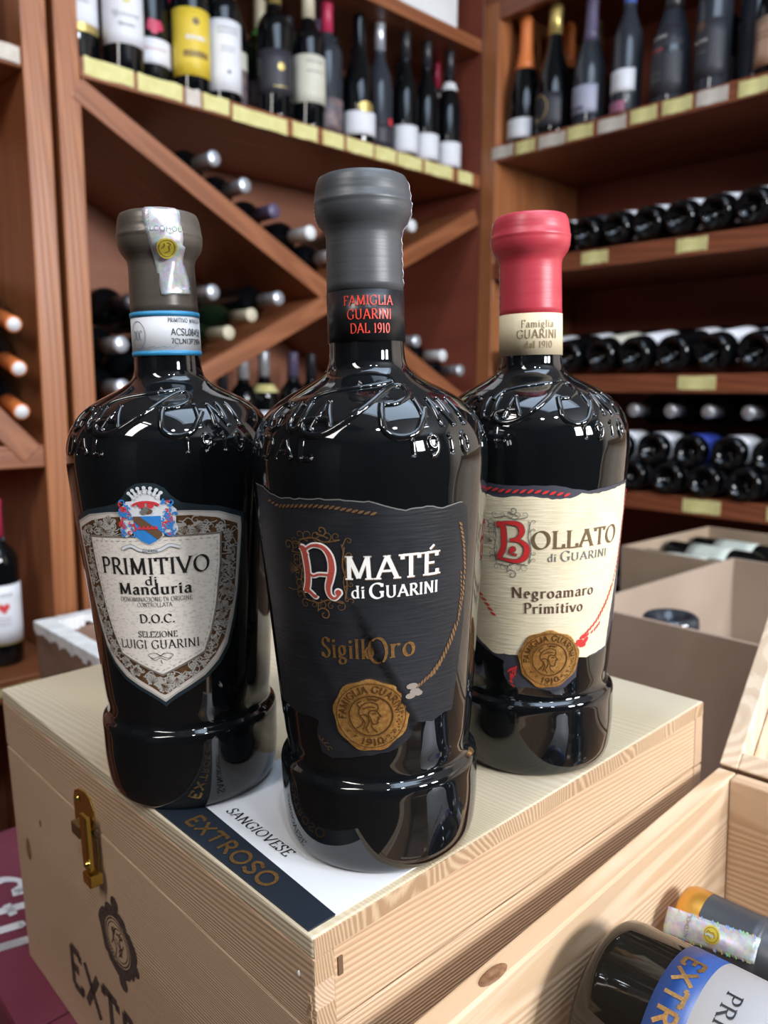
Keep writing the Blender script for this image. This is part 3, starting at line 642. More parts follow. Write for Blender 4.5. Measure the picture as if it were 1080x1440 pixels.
# right cabinet, upper shelf
GR = 'bottles standing on the top shelf of the right cabinet'
ZR = .646
R1 = [
 (.098, .055, 'sparkling', M_cap_orange, .185, M_lab_white, (.012, .060), 'sparkling bottle with long orange foil and low white label', M_gclear, []),
 (.150, .17, 'sparkling', M_cap_orange, .205, None, None, 'second orange-foiled sparkling bottle, in the back row', M_gclear, []),
 (.188, .055, 'sparkling', M_cap_gold, .245, M_lab_dark, (.02, .10), 'dark sparkling bottle with ring-shaped gold emblem', M_gclear, [('ring_emblem', M_cap_gold, lambda mb, mf: ribbon(mb, El(.004, .066, .024, .030, 0, 360, 26), lambda a, b_, t: .0032, mf, .0003))]),
 (.238, .17, 'burgundy', M_cap_gold, None, None, None, 'back-row bottle with pale gold capsule', M_gclear, []),
 (.290, .060, 'burgundy', M_cap_purple, .20, M_lab_lilac, (.030, .095), 'bottle with plum capsule and silvery lilac label', M_gblue, [ex_lines([.045, .040], .05, .005, M_cap_purple)]),
 (.392, .060, 'slim', M_cap_bw, None, M_lab_white, (.055, .105), 'slim bottle with blue and white capsule and small white label', M_gblue, [('white_band', M_white, lambda mb, mf: mb.lathe([(.292, .0142), (.292, .0148), (.306, .0148), (.306, .0142)], 20)), ex_poly('pink_foot', mat('label_pink', (.35, .12, .2), .5), [(-.03, .012), (.03, .012), (.03, .035), (-.03, .035)])]),
 (.455, .17, 'burgundy', M_cap_silver, None, M_lab_photo, (.05, .1), 'back-row bottle with silver capsule', M_gclear, []),
 (.500, .065, 'sparkling', M_cap_black, None, M_lab_dark, (.02, .17), 'broad dark bottle with white script across its label', M_gblue, [ex_script(M_white_ink, .145, .05, .012), ex_lines([.118], .035, .004, M_heart), ex_lines([.07, .055], .03, .003, M_grey_ink)]),
 (.600, .060, 'bordeaux', M_cap_black, None, M_lab_dark, (.03, .15), 'dark bottle with brown seal and white script', M_gblue, [emb(M_crest_br, .138, .011), ex_script(M_white_ink, .108, .035, .010), ex_lines([.085], .03, .003, M_grey_ink)]),
 (.560, .20, 'bordeaux', M_cap_silver, None, M_lab_photo, (.03, .12), 'back-row bottle behind the two script labels', M_gclear, []),
 (.667, .125, 'bordeaux', M_cap_black, None, None, None, 'plain smoky bottle without label', M_gblue, []),
 (.735, .055, 'burgundy', M_cap_black, None, M_lab_rose, (.020, .115), 'bottle with rose gold label near the edge of view', M_gclear, [ex_lines([.085, .075], .05, .003, M_crest_br)]),
 (.742, .20, 'bordeaux', M_cap_gold, None, M_lab_photo, (.03, .12), 'back-row gold-capped bottle behind the rose gold label', M_gclear, []),
 (.820, .06, 'bordeaux', M_cap_cream, None, M_lab_white, (.05, .13), 'white-labelled bottle just past the rose gold one', M_gclear, []),
]
for s, dep, kind, cap, cz, lab, lz, label, gl, ex in R1:
    shelf_bottle(label, MR(s, dep, ZR, rad(-22)), kind, gl, cap, lab, lz or (.05, .1), 170, 0, GR, ex, capz=cz)
# lying bottles of the right cabinet: base ends towards the room
ORD = ['first', 'second', 'third', 'fourth', 'fifth', 'sixth', 'seventh', 'eighth', 'ninth', 'tenth', 'eleventh', 'twelfth', 'thirteenth', 'fourteenth']
TL, YL = rad(9), -9.
def lying(s, z, dep, label, group, lab=None, cap=M_cap_black, kind='bordeaux', tilt=0., roll=0., lz=(.030, .115), gl=None, arc=200, ylo=0., scale=1.):
    M = MROOM @ Matrix.Translation((s, dep, zc(z))) @ Matrix.Rotation(rad(ylo), 4, 'Z') @ Matrix.Rotation(-PI/2+tilt, 4, 'X') @ Matrix.Rotation(roll+rad(38), 4, 'Z')
    return shelf_bottle(label, M, kind, gl or M_gclear, cap, lab, lz, arc, 0, group, scale=scale)
g = 'bottles lying on the second shelf of the right cabinet'
for i in range(10):
    s = .10+.0795*i
    lying(s, .345+.0395, -.010+random.uniform(-.004, .004), '%s bottle from the post, lying on the second shelf' % ORD[i], g, M_lab_dark if i == 3 else M_lab_white, roll=rad(random.uniform(-15, 15)), tilt=TL, lz=(.040, .12), arc=190, ylo=YL)
g = 'bottles lying on the third shelf of the right cabinet'
for i in range(9):
    s = .115+.093*i
    lying(s, .043+.0395*(1.12 if i else 1.)+.0005, -.012+random.uniform(-.004, .004), '%s bottle from the post, lying on the third shelf' % ORD[i], g, M_lab_cream if i == 3 else M_lab_white, roll=rad(random.uniform(-15, 15)), lz=(.040, .13) if i not in (2, 5) else (.10, .15), tilt=TL, arc=190, ylo=YL, scale=1.12 if i else 1.)
g = 'bottles piled on the fourth shelf of the right cabinet'
for r_, z_, d_, n_ in ((0, .0385, -.01, 9), (1, .1040, .0, 8)):
    for i in range(n_):
        s = .140+.0445*r_+.089*i+random.uniform(-.002, .002)
        lab = M_lab_dark if r_ == 0 else (M_lab_white, M_lab_dark, M_lab_white, M_lab_white, M_lab_white, M_lab_blue, M_lab_white, M_lab_dark)[i]
        lying(s, -.235+z_, d_+random.uniform(-.006, .006), '%s bottle from the post in the %s row of the fourth shelf pile' % (ORD[i], ('bottom', 'upper')[r_]), g, lab, roll=rad(random.uniform(-10, 20)), lz=(.030, .12), arc=180, tilt=0., ylo=0.)
g = 'bottles lying on the lowest shelf of the right cabinet'
for i in range(9):
    for r_ in range(2):
        lying(.19+.082*i+.041*r_, -.62+.0385+.067*r_, .0, '%s bottle from the post in the %s row of the lowest shelf' % (ORD[i], ('bottom', 'upper')[r_]), g, M_lab_dark)
g = 'bottles lying neck outwards on top of the fourth shelf pile'
for i, s in enumerate((.47, .565, .655, .745)):
    M = MROOM @ Matrix.Translation((s, .335, zc(-.235+.194))) @ Matrix.Rotation(PI/2, 4, 'X')
    shelf_bottle('%s silver-capped neck from the left on top of the fourth shelf pile' % ORD[i], M, 'bordeaux', M_gclear, M_cap_silver, M_lab_dark, (.05, .12), 150, 0, g)
# lying bottles of the left racks: necks towards the room
def necks(s, z, out, label, group, cap, kind='bordeaux', gl=None, tilt=0., capz=None):
    """neck end of the bottle at distance `out` in front of the face"""
    H = KINDS_[kind][2]
    M = MROOM @ Matrix.Translation((out-H*math.cos(tilt), -s, zc(z)-H*math.sin(tilt))) @ Matrix.Rotation(PI/2-tilt, 4, 'Y') @ Matrix.Rotation(PI/2, 4, 'Z')
    return shelf_bottle(label, M, kind, gl or M_gclear, cap, M_lab_photo, (.05, .12), 150, 0, group, capz=capz)
g = 'bottles resting on the descending diagonal board of the left rack'
for i, (s, cap) in enumerate(((.842, M_cap_silver), (.770, M_cap_silver), (.697, M_cap_purple), (.624, M_cap_white), (.551, M_cap_white))):
    necks(s, Atop(s)+.043, .012 if i < 3 else .045, '%s neck from the top, poking out over the descending diagonal board' % ORD[i], g, cap)
g = 'bottles piled in the left pocket of the crossed boards'
for s, z, out, cap, gl, label, kind_ in (
    (.857, .196, .02, M_cap_silver, None, 'silver-capped bottle highest in the left pocket', 'bordeaux'),
    (.772, .156, .030, M_cap_cream, M_ggreen, 'upper cream-capped bottle on the rising board', 'slim'),
    (.832, .116, .035, M_cap_cream, M_ggreen, 'lower cream-capped bottle on the rising board', 'slim'),
    (.679, .200, .0, M_cap_silver, None, 'silver-capped bottle deepest in the crossing of the boards', 'bordeaux'),
    (.908, .080, .0, M_cap_black, None, 'black-capped bottle low on the rising board', 'bordeaux'),
    (.985, .041, .0, M_cap_black, None, 'black-capped bottle lower still on the rising board', 'bordeaux'),
    (1.064, .003, .03, M_cap_silver, None, 'grey-capped bottle lowest beside the rack upright', 'bordeaux'),
    (1.058, .083, .02, M_cap_silver, None, 'middle grey-capped bottle beside the rack upright', 'bordeaux'),
    (.943, .157, .0, M_cap_black, None, 'black-capped bottle in the middle of the left pocket', 'bordeaux'),
    (1.024, .164, .0, M_cap_black, None, 'black-capped bottle highest beside the rack upright', 'bordeaux')):
    necks(s, z, out, label, g, cap, kind_, gl)
g = 'bottles in the right pocket of the crossed boards'
for s, z, out, cap, label in ((.230, Atop(.23)+.044, -.01, M_cap_silver, 'uppermost bottle in the right pocket of the crossed boards'), (.160, Atop(.16)+.046, .02, M_cap_white, 'middle bottle in the right pocket of the crossed boards'), (.088, Atop(.088)+.048, .02, M_cap_silver, 'lowest bottle in the right pocket of the crossed boards'),
                              (.262, Btop(.262)+.045, .0, M_cap_white, 'white-capped bottle above the rising board by the cabinet post'), (.335, Btop(.335)+.045, -.03, M_cap_cream, 'cream-capped bottle above the rising board, higher up')):
    necks(s, z, out, label, g, cap)
g = 'bottles lying in the far left rack'
for s, z, label in ((1.250, .108, 'top of three orange-ringed white corks at far left'), (1.246, .034, 'middle of three orange-ringed white corks at far left'), (1.246, -.040, 'bottom of three orange-ringed white corks at far left')):
    t = necks(s, z, .02, label, g, M_cap_orange, 'slim', tilt=-rad(14))
    MB().lathe([(.3228, .0115), (.3245, .0110), (.3248, 0)], 16).build('cap_disc', M_cap_white, t)
for s, z, label in ((1.332, .095, 'dark bottle behind the orange-ringed corks, upper'),):
    necks(s, z, -.0, label, g, M_cap_black, tilt=-rad(5))
# standing bottles under the crossing of the boards
g = 'bottles standing under the crossed boards'
for i, (s, dep, cap, lab, nr) in enumerate(((.690, .13, M_cap_silver, M_lab_lilac, 0), (.617, .15, M_cap_silver, M_lab_white, 1), (.545, .13, M_cap_purple, M_lab_white, 0), (.472, .15, M_cap_black, M_lab_lilac, 0), (.400, .13, M_cap_pink, M_lab_white, 0), (.765, .10, M_cap_black, M_lab_lilac, 0), (.328, .15, M_cap_black, M_lab_white, 0))):
    t = shelf_bottle(['bottle with silver capsule left of the yellow-collared one', 'bottle with yellow shoulder collar under the crossed boards', 'plum-capped bottle under the crossed boards', 'black-capped bottle under the crossed boards', 'crimson-capped bottle under the crossed boards', 'shortest-looking black bottle under the rising board', 'black bottle behind the neck of the tall middle bottle'][i],
        ML(s, dep, -.189), 'bordeaux', M_gclear, cap, lab, (.06, .15), 150, 0, g, scale=.93 if 0 < i < 4 else (.90 if i in (0, 4) else .80))
    if nr: MB().lathe([(.198, .0362), (.202, .0362), (.216, .0262), (.218, .0250)], 20).build('neck_collar', M_tape, t)
# red-capped bottle in the far left rack, low shelf
def heart(mb, mf):
    p = [(.0, -.010), (-.010, .002), (-.008, .008), (-.003, .009), (0, .005), (.003, .009), (.008, .008), (.010, .002)]
    poly(mb, [(x+.004, z+.108) for x, z in p], mf, .0003, step=.004)
t = shelf_bottle('red-capped bottle with white label and red emblem on the low left shelf', ML(1.285, .045, -.499, rad(-10)), 'bordeaux', M_gclear, M_cap_pink, M_lab_white, (.042, .150), 190, 0, None,
    [('emblem', M_heart, heart), ex_lines([.134, .130], .04, .002), ex_lines([.09, .084, .078], .03, .0015), ('gold_rim', M_cap_gold, lambda mb, mf: poly(mb, [(-.055, .0405), (.055, .0405), (.055, .044), (-.055, .044)], mf, .0001, step=.004))], capz=.235)
MB().tube([(.0145*math.sin(k*.9)*1.03, -.0145*math.cos(k*.9)*1.03, .205+.0016*k) for k in range(17)], .0022, 6).build('beaded_cord', mat('cord_pale_blue', (.30, .42, .62), .4), t)
for s, label in ((1.375, 'dark bottle further along the low left shelf'),):
    shelf_bottle(label, ML(s, .06, -.499), 'bordeaux', M_gclear, M_cap_black, M_lab_white, (.05, .14), 170, 0)
# white cartons stored on top of the left rack
for i, (s0, s1, d0, d1, h) in enumerate(((.62, .31, .00, .24, .30), (.30, .085, .02, .24, .32), (.99, .66, .02, .25, .26))):
    t = thing('white_carton', ['white carton stored high on the left rack, middle', 'white carton stored high on the left rack, beside the cabinet post', 'white carton stored high on the left rack, nearest the entrance'][i], 'carton', MROOM @ Matrix.Translation((-d0, -s1, zc(.921))))
    MB().box((-(d1-d0), -(s0-s1), 0), (0, 0, h-.004)).build('body', M_polyst, t, .002)
    MB().box((-(d1-d0), -(s0-s1), h-.003), (0, -(s0-s1)/2-.002, h)).build('flap', M_polyst, t)
    MB().box((-(d1-d0), -(s0-s1)/2+.002, h-.003), (0, 0, h)).build('flap', M_polyst, t)
#@@FOREGROUND
# ------------------------------------------------------------------ foreground: closed wooden wine case
LUx, LVy, HB, LID = .338, .390, .225, .045
def case_M(u0=0., v0=0., z=0., dyaw=0.):     # frame with x = u, y = v of the case, z up, origin at the near top corner
    return TM @ Matrix.Translation(BN + BU*u0 + BV*v0 + Vector((0, 0, z))) @ Matrix.Rotation(A0+dyaw, 4, 'Z')
def pbox(parent, name, lo, hi, m, bevel=.0008, seg=2):
    o = MB().box(lo, hi).build(name, m, parent, bevel, seg); return o
def joints(parent, x_face, y_face, z0, z1, n, side, m):
    """finger ends of a box joint: end grain blocks a hair proud of the face"""
    h = (z1-z0)/n
    for i in range(0, n, 2):
        za, zb = z0+i*h, z0+(i+1)*h
        if side == 'right': pbox(parent, 'joint_finger', (x_face+.0002, y_face-.0003, za), (x_face+.0105, y_face+.004, zb), m, .0002)
def knot(parent, m4, r, name='knot'):
    mb = MB(); mb.lathe([(0, r), (.0004, r*.9), (.0002, r*.5), (-.0002, 0)], 16, M=m4); return mb.build(name, [M_knot], parent)
M_knot = noisy('knot_wood', (.16, .07, .03), (.26, .13, .06), .6, (300, 300, 300))
case = thing('wine_case', 'closed pine wine case with brass latch, carrying the three standing bottles', 'box', case_M(0, 0, -HB))
Hh = HB
T = .0105
# body (z 0 .. HB-LID) and lid (HB-LID .. HB)
zl = HB-LID
pbox(case, 'side_panel', (0, 0, 0), (T, LVy, zl-.0006), M_pine_y)             # latch side, facing the left
pbox(case, 'side_panel', (LUx-T, 0, 0), (LUx, LVy, zl-.0006), M_pine_y)
pbox(case, 'end_panel', (T, .0004, 0), (LUx-T, T, zl-.0006), M_pine_side)      # facing the open crate
pbox(case, 'end_panel', (T, LVy-T, 0), (LUx-T, LVy-.0004, zl-.0006), M_pine_side)
pbox(case, 'bottom_panel', (T, T, .002), (LUx-T, LVy-T, .010), M_pine_x)
lid = pbox(case, 'lid', (0, 0, HB-.0095), (LUx, LVy, HB), M_pine_top, .0012)
lid['label'] = 'pale lid board with end grain along its edge'
for lo, hi, m in (((0, 0, zl+.0006), (T, LVy, HB-.0097), M_pine_y), ((LUx-T, 0, zl+.0006), (LUx, LVy, HB-.0097), M_pine_y), ((T, .0004, zl+.0006), (LUx-T, T, HB-.0097), M_pine_side), ((T, LVy-T, zl+.0006), (LUx-T, LVy-.0004, HB-.0097), M_pine_side)):
    o = MB().box(lo, hi).build('lid_rail', m, lid, .0006)
pbox(lid, 'end_grain_edge', (.0006, -.0003, HB-.0092), (LUx-.0006, .0005, HB-.0006), M_endgrain, .0002)
joints(case, 0, 0, 0, zl-.001, 11, 'right', M_endgrain)
joints(lid, 0, 0, zl+.001, HB-.0100, 3, 'right', M_endgrain)
# chipped splinter and brad at the near corner
MB().lathe([(0, .0016), (.0005, .0013), (.0007, 0)], 12, M=Matrix.Translation((-.0002, .010, HB-.021)) @ Matrix.Rotation(-PI/2, 4, 'Y') @ Matrix.Diagonal((1, .5, 1, 1))).build('brad_head', M_white_ink, case)
mb = MB()
for i in range(4): mb.box((-.0008, .0015+.0005*(i % 2), HB-.040+.0035*i), (.0006, .0055-.0004*i, HB-.0372+.0035*i))
mb.build('splinter', M_endgrain, case)
pbox(lid, 'chipped_notch', (.0125, -.0004, HB-.0235), (.0150, .0006, HB-.0150), M_crest_br, .0001)
# knots
knot(case, Matrix.Translation((-.0001, .362, .105)) @ Matrix.Rotation(-PI/2, 4, 'Y') @ Matrix.Diagonal((1.3, .7, 1, 1)), .007)
knot(case, Matrix.Translation((-.0001, .328, .140)) @ Matrix.Rotation(-PI/2, 4, 'Y') @ Matrix.Diagonal((1.0, .5, 1, 1)), .003)
# printed card glued on the lid
cardm = flat((0, 0, HB), (1, 0, 0), (0, 1, 0))
card = MB(); poly(card, [(.0155, .0045), (.092, .0045), (.092, .1390), (.0222, .1390)], cardm, .0006, step=.03, skirt=.0006)
card = card.build('card', M_white, lid)
mb = MB(); poly(mb, [(.0015, .0045), (.0158, .0045), (.0225, .1390), (.0015, .1390)], cardm, .0008, step=.05, skirt=.0008); mb.build('dark_band', M_navy, card)
# text runs along -v (towards the near corner), its top towards +u
def along_v(v0, u0, tilt=0.):
    return lambda a, b, off=0: Vector((u0+b+tilt*a, v0-a, HB+off))
mb = MB(); write(mb, 'EXTROSO', 0, .077, 0, .0088, along_v(.1165, .0062, -.022), .0012, W=.16, sans=True); mb.build('lettering', M_gold, card)
mb = MB(); write(mb, 'SANGIOVESE', 0, .0560, 0, .0058, along_v(.1095, .0265, -.03), .0010, slant=.15, W=.13, thin=.04); mb.build('lettering', M_black_ink, card)
# brass latch on the left face: plate, hasp loop, catch
def LF(v, z, x=0.): return Vector((-x, v, HB+z))          # point on the latch face
latch = MB()
pl = [(.2530, -.036), (.2505, -.0295), (.2440, -.0262), (.2340, -.0250), (.2250, -.0270), (.2210, -.033), (.2230, -.046), (.2400, -.056), (.2470, -.058), (.2530, -.055)]
pts = [LF(v, z, .0012) for v, z in pl]; back = [LF(v, z, 0) for v, z in pl]; n = len(pl)
latch.add(pts+back, [tuple(range(n))]+[(i, n+i, n+(i+1) % n, (i+1) % n) for i in range(n)])
LA = fix_normals(latch.build('latch', M_brass, case, .0004))
MB().lathe([(0, .0028), (.0012, .0022), (.0014, 0)], 12, M=Matrix.Translation(LF(.2460, -.034, .0012)) @ Matrix.Rotation(-PI/2, 4, 'Y')).build('screw', M_brass, LA)
MB().box(LF(.2360, -.0490, .0030), LF(.2240, -.0410, .0100)).build('hinge_barrel', M_brass_dk, LA, .0008)
hs = MB(); hs.box(LF(.2230, -.0665, .0060), LF(.2130, -.0310, .0095)); hs.build('hasp', M_brass, LA, .0010)
MB().box(LF(.2350, -.0770, .0), LF(.2180, -.0500, .0022)).build('lower_plate', M_brass_dk, LA, .0006)
MB().box(LF(.2225, -.0760, .0022), LF(.2110, -.0685, .0105)).build('catch', M_brass, LA, .0009)
MB().lathe([(0, .0022), (.0030, .0022), (.0034, .001), (.0034, 0)], 10, M=Matrix.Translation(LF(.2125, -.060, .0088)) @ Matrix.Rotation(-PI/2, 4, 'Y')).build('pin', M_brass, LA)
# branded emblem and name on the latch face: reading direction runs along -v, up is z
face = lambda v0, z0: (lambda a, b, off=0: Vector((-off, v0-a, HB+z0+b)))
em = MB(); fm = face(.2030, -.1120)
out = [(x*(1+.04*math.sin(5*math.atan2(y, x))), y) for x, y in disc(0, 0, .0250, .0205, 44, .0007, 7)]
out = [(x*1.05, y*1.12) if abs(x) > .018 or abs(y) > .016 else (x, y) for x, y in out]
def ring(mb, cx, cy, rx, ry, w, mf, off, mi=0): ribbon(mb, El(cx, cy, rx, ry, 0, 360, 48), lambda a, b, t: w, mf, off, mi)
def annulus(mb, outer, inner, mf, off, mi=0):
    n = len(outer); vs = [mf(x, y, off) for x, y in outer]+[mf(x, y, off) for x, y in inner]
    mb.add(vs, [(i, (i+1) % n, n+(i+1) % n, n+i) for i in range(n)], mi)
annulus(em, out, [(.0182*math.cos(2*PI*i/44), .0158*math.sin(2*PI*i/44)) for i in range(44)], fm, .00025)
for k, (x, y, r) in enumerate(((0, .0255, .0055), (.004, -.0255, .0060), (-.0235, .004, .004), (.0245, -.006, .0045))): poly(em, disc(x, y, r, r*.9, 14), fm, .00024, step=.01)
ring(em, 0, 0, .0166, .0144, .0010, fm, .00025); ring(em, 0, 0, .0140, .0122, .0007, fm, .00025)
for sp in (Cv((-.004, -.011), (-.002, -.004), (-.006, .001), (-.002, .008), (.004, .010)), Cv((.0, -.010), (.005, -.004), (.003, .002), (.007, .006)), Cv((-.009, -.005), (-.005, .002), (-.008, .007)), Cv((-.002, .002), (.001, -.001), (.006, -.002), (.009, .002)), Cv((-.001, .005), (.002, .006), (.003, .004)), spiral(.004, -.006, .003, 30, 1.2), spiral(-.005, .006, .0028, 200, 1.3), spiral(.006, .006, .0025, 90, 1.2)):
    ribbon(em, sp, lambda a, b, t: .0013*(1-abs(2*t-1)*.5), fm, .00026)
em.build('branded_emblem', M_burn, case)
mb = MB(); write(mb, 'EXTROSO', 0, .205, 0, .030, face(.2930, -.1905), .00025, W=.19, sans=True); mb.build('lettering', M_burn, case)

# ------------------------------------------------------------------ foreground: open crate of the same make
DY = rad(2.0)
CRM = case_M(.3405, -.0108, -HB, DY)         # origin: inner far corner at the bottom; crate spans x -.338..0, y -.390..0
CZ = zl                                      # rim height above the base
crate = thing('wine_crate', 'open pine wine crate with bottles lying inside and its lid folded back', 'box', CRM)
T2 = .0125
pbox(crate, 'side_panel', (-LUx, -T2, 0), (0, 0, CZ), M_crate_x, .0015)
pbox(crate, 'side_panel', (-LUx, -LVy, 0), (0, -LVy+T2, CZ), M_crate_x, .0015)
pbox(crate, 'end_panel', (-T2, -LVy+T2+.0002, 0), (0, -T2-.0002, CZ-.0002), M_crate_y, .0012)
pbox(crate, 'end_panel', (-LUx, -LVy+T2+.0002, 0), (-LUx+T2, -T2-.0002, CZ-.0002), M_crate_y, .0012)
pbox(crate, 'bottom_panel', (-LUx+T2, -LVy+T2, .002), (-T2, -T2, .010), M_crate_y)
# slatted divider that keeps the bottles apart: a low rail across the crate with upright pegs
for yy, zt in ((-.095, .0), (-.300, .0)):
    pbox(crate, 'divider_rail', (-LUx+T2, yy-.006, .074), (-T2, yy+.006, .0850), M_pine_pale, .001)
for xx in (-.148, -.055, -.245): pbox(crate, 'divider_peg', (xx-.006, -.101, .0850), (xx+.006, -.089, .150 if xx == -.148 else .120), M_pine_pale, .002)
knot(crate, Matrix.Translation((-.215, .0002, CZ-.035)) @ Matrix.Rotation(PI/2, 4, 'X'), .006)
MB().lathe([(0, .0065), (.0005, .0058), (.0003, .003), (-.0001, 0)], 18, M=Matrix.Translation((-.262, -T2*.62, CZ+.0001)) @ Matrix.Diagonal((1.5, .55, 1, 1))).build('knot', M_knot, crate)
# the lid, swung open past upright on the far side: shallow tray seen from its inner side
phi = rad(48)                                # lean: angle of the lid board above the horizontal, away from the crate
xl = Vector((math.cos(phi), 0, math.sin(phi))); nl = Vector((-math.sin(phi), 0, math.cos(phi)))  # along the lid, and its inner side
ML_ = Matrix.Translation((.001, 0, CZ+.002)) @ basis(xl, Vector((0, 1, 0)), xl.cross(Vector((0, 1, 0)))).to_4x4()
# local lid frame: x up the lid, y as the crate, z = outward normal towards the crate's inner side
sgn = 1 if (ML_.to_3x3() @ Vector((0, 0, 1))).x < 0 else -1      # +: local z towards the crate
def lidbox(a, b, name='lid_rail', m=None, parent=None):
    """depths are measured backwards from the rim plane, away from the crate"""
    a = list(a); b = list(b)
    z0, z1 = (-b[2], -a[2]) if sgn > 0 else (a[2], b[2])
    a[2], b[2] = z0, z1
    return MB().box(a, b, M=ML_).build(name, m or M_pine_pale, parent, .0012)
lo_ = lidbox((0, -LVy, LID-.0095), (LUx, 0, LID), 'lid', M_pine_pale, crate)
for a, b in (((0, -T2, 0), (LUx, 0, LID-.0097)), ((0, -LVy, 0), (LUx, -LVy+T2, LID-.0097)), ((0, -LVy+T2, 0), (T2, -T2, LID-.0097)), ((LUx-T2, -LVy+T2, 0), (LUx, -T2, LID-.0097))): lidbox(a, b, parent=lo_)
for a, b in (((T2+.001, -T2-.012, .020), (LUx-T2-.001, -T2-.0005, .034)),): lidbox(a, b, 'inner_batten', parent=lo_)

# ------------------------------------------------------------------ hero bottles
PRF = [(.0012,0),(0,.030),(0,.0415),(.0016,.0440),(.006,.0462),(.013,.0474),(.0227,.0482),(.034,.0484),(.0390,.0485),(.0412,.0483),(.0428,.0477),(.0440,.0464),(.0452,.0452),(.0475,.0447),(.051,.0449),(.0566,.0457),(.0677,.0466),(.0933,.0485),(.1255,.0510),(.1578,.0536),(.1705,.0545),(.178,.0550),(.184,.0552),(.1895,.0549),(.194,.0542),(.1985,.0528),(.2030,.0506),(.2070,.0477),(.2110,.0434),(.2145,.0383),(.2180,.0317),(.2208,.0262),(.2232,.0222),(.2258,.0194),(.229,.0180),(.233,.0174),(.240,.0172),(.262,.0170)]
def smooth_prof(p, k=4):
    out = []
    for i in range(len(p)-1):
        a = p[max(0, i-1)]; b = p[i]; c = p[i+1]; d = p[min(len(p)-1, i+2)]
        for j in range(k):
            t = j/k
            q = [.5*((2*b[m])+(-a[m]+c[m])*t+(2*a[m]-5*b[m]+4*c[m]-d[m])*t*t+(-a[m]+3*b[m]-3*c[m]+d[m])*t**3) for m in (0, 1)]
            out.append((q[0], max(0, q[1])))
    return out+[p[-1]]
PB = PRF[:3]+smooth_prof(PRF[2:])[1:]
PZ = [q for q in PB[3:]]
def RB(z):
    if z <= PZ[0][0]: return PZ[0][1]
    for (z0, r0), (z1, r1) in zip(PZ, PZ[1:]):
        if z0 <= z <= z1: return r0+(r1-r0)*(z-z0)/max(1e-9, z1-z0)
    return PZ[-1][1]
CAPP = [(.262,.0171),(.2808,.0168),(.2845,.0168),(.2868,.0173),(.2888,.0186),(.2910,.0202),(.2935,.0212),(.2962,.0216),(.2975,.02155),(.2978,.0217),(.2992,.0217),(.2995,.0214),(.3023,.0212),(.3055,.0207),(.3080,.0201),(.3095,.0193),(.3100,.0182),(.3092,.0172),(.3090,0)]
def RC(z):
    p = [(z_, r) for z_, r in CAPP]
    if z <= p[0][0]: return RB(z)
    for (z0, r0), (z1, r1) in zip(p, p[1:]):
        if z0 <= z <= z1: return r0+(r1-r0)*(z-z0)/max(1e-9, z1-z0)
    return .019
def at(phi0, z0, R=None, fn=RB):
    R = R or fn(z0); p0 = rad(phi0)
    def f(u, v, off=0.):
        a = p0+u/R; r = fn(z0+v)+off
        return Vector((r*math.sin(a), -r*math.cos(a), z0+v))
    return f
def deg2(pts, phi0, z0):                      # (degrees, z) outline -> local (u, v) of at(phi0, z0)
    R = RB(z0); return [(rad(a-phi0)*R, z-z0) for a, z in pts]
# arclength parametrisation of the shoulder for the moulded letters
def shoulder(phi0, z0):
    zs = [z0-.012+i*.0004 for i in range(110)]; t = [0]
    for a, b in zip(zs, zs[1:]): t.append(t[-1]+math.hypot(b-a, RB(b)-RB(a)))
    base = t[min(range(110), key=lambda i: abs(zs[i]-z0))]; Rr = .047
    def f(u, v, off=0.):
        tt = base+v
        i = max(0, min(108, next((k for k in range(109) if t[k+1] >= tt), 108)))
        z = zs[i]+(zs[i+1]-zs[i])*(tt-t[i])/(t[i+1]-t[i]); r = RB(z); a = rad(phi0)+u/Rr
        n = Vector((.75, 0, .66)); p = Vector((r*math.sin(a), -r*math.cos(a), z))
        return p+Vector((math.sin(a)*.75, -math.cos(a)*.75, .66))*off
    return f
def emboss(parent, rot):
    mb = MB(); rr_ = .0015
    def tb(pts, f, r=rr_):
        pts = resample(pts, .0015); mb.tube([f(u, v, -.0006) for u, v in pts], r*1.12, 8)
    def let(ch, a0, a1, zb, cap, r=rr_):
        w, ss = GL[ch]; W_ = rad(a1-a0)*.047; f = shoulder(rot+a0, zb)
        for sp in ss:
            tb([(x/w*W_, y*cap) for x, y in sp], f, r)
    for ch, a0, a1 in (('G', -60, -48), ('U', -44, -32), ('A', -29, -17), ('I', 24, 30), ('N', 34, 46), ('I', 49, 55)): let(ch, a0, a1, .2010, .0150)
    for ch, a0, a1 in (('D', -58, -49), ('A', -46, -36), ('L', -33, -26), ('1', 17, 21), ('9', 26, 32), ('1', 37, 41), ('0', 45, 51)): let(ch, a0, a1, .1895, .0088, .0012)
    f = shoulder(rot, .2030); k = rad(1)*.047
    def P(*q): return Cv(*[(a*k, v) for a, v in q])
    tb(P((-27, .0030), (-33, .0010), (-31, -.0035), (-22, -.0040), (-12, .0010), (-2, .0090), (8, .0180), (19, .0245), (27, .0240), (26, .0170), (16, .0110), (8, .0100)), f, .00165)
    tb(P((-38, .0100), (-34, .0170), (-22, .0215), (-6, .0240), (8, .0262), (22, .0290)), f, .00150)
    tb(P((7, .0105), (6, .0040), (7, -.0030), (13, -.0060), (21, -.0045), (26, .0010), (30, .0070)), f, .00165)
    return mb.build('embossed_lettering', M_glass, parent)
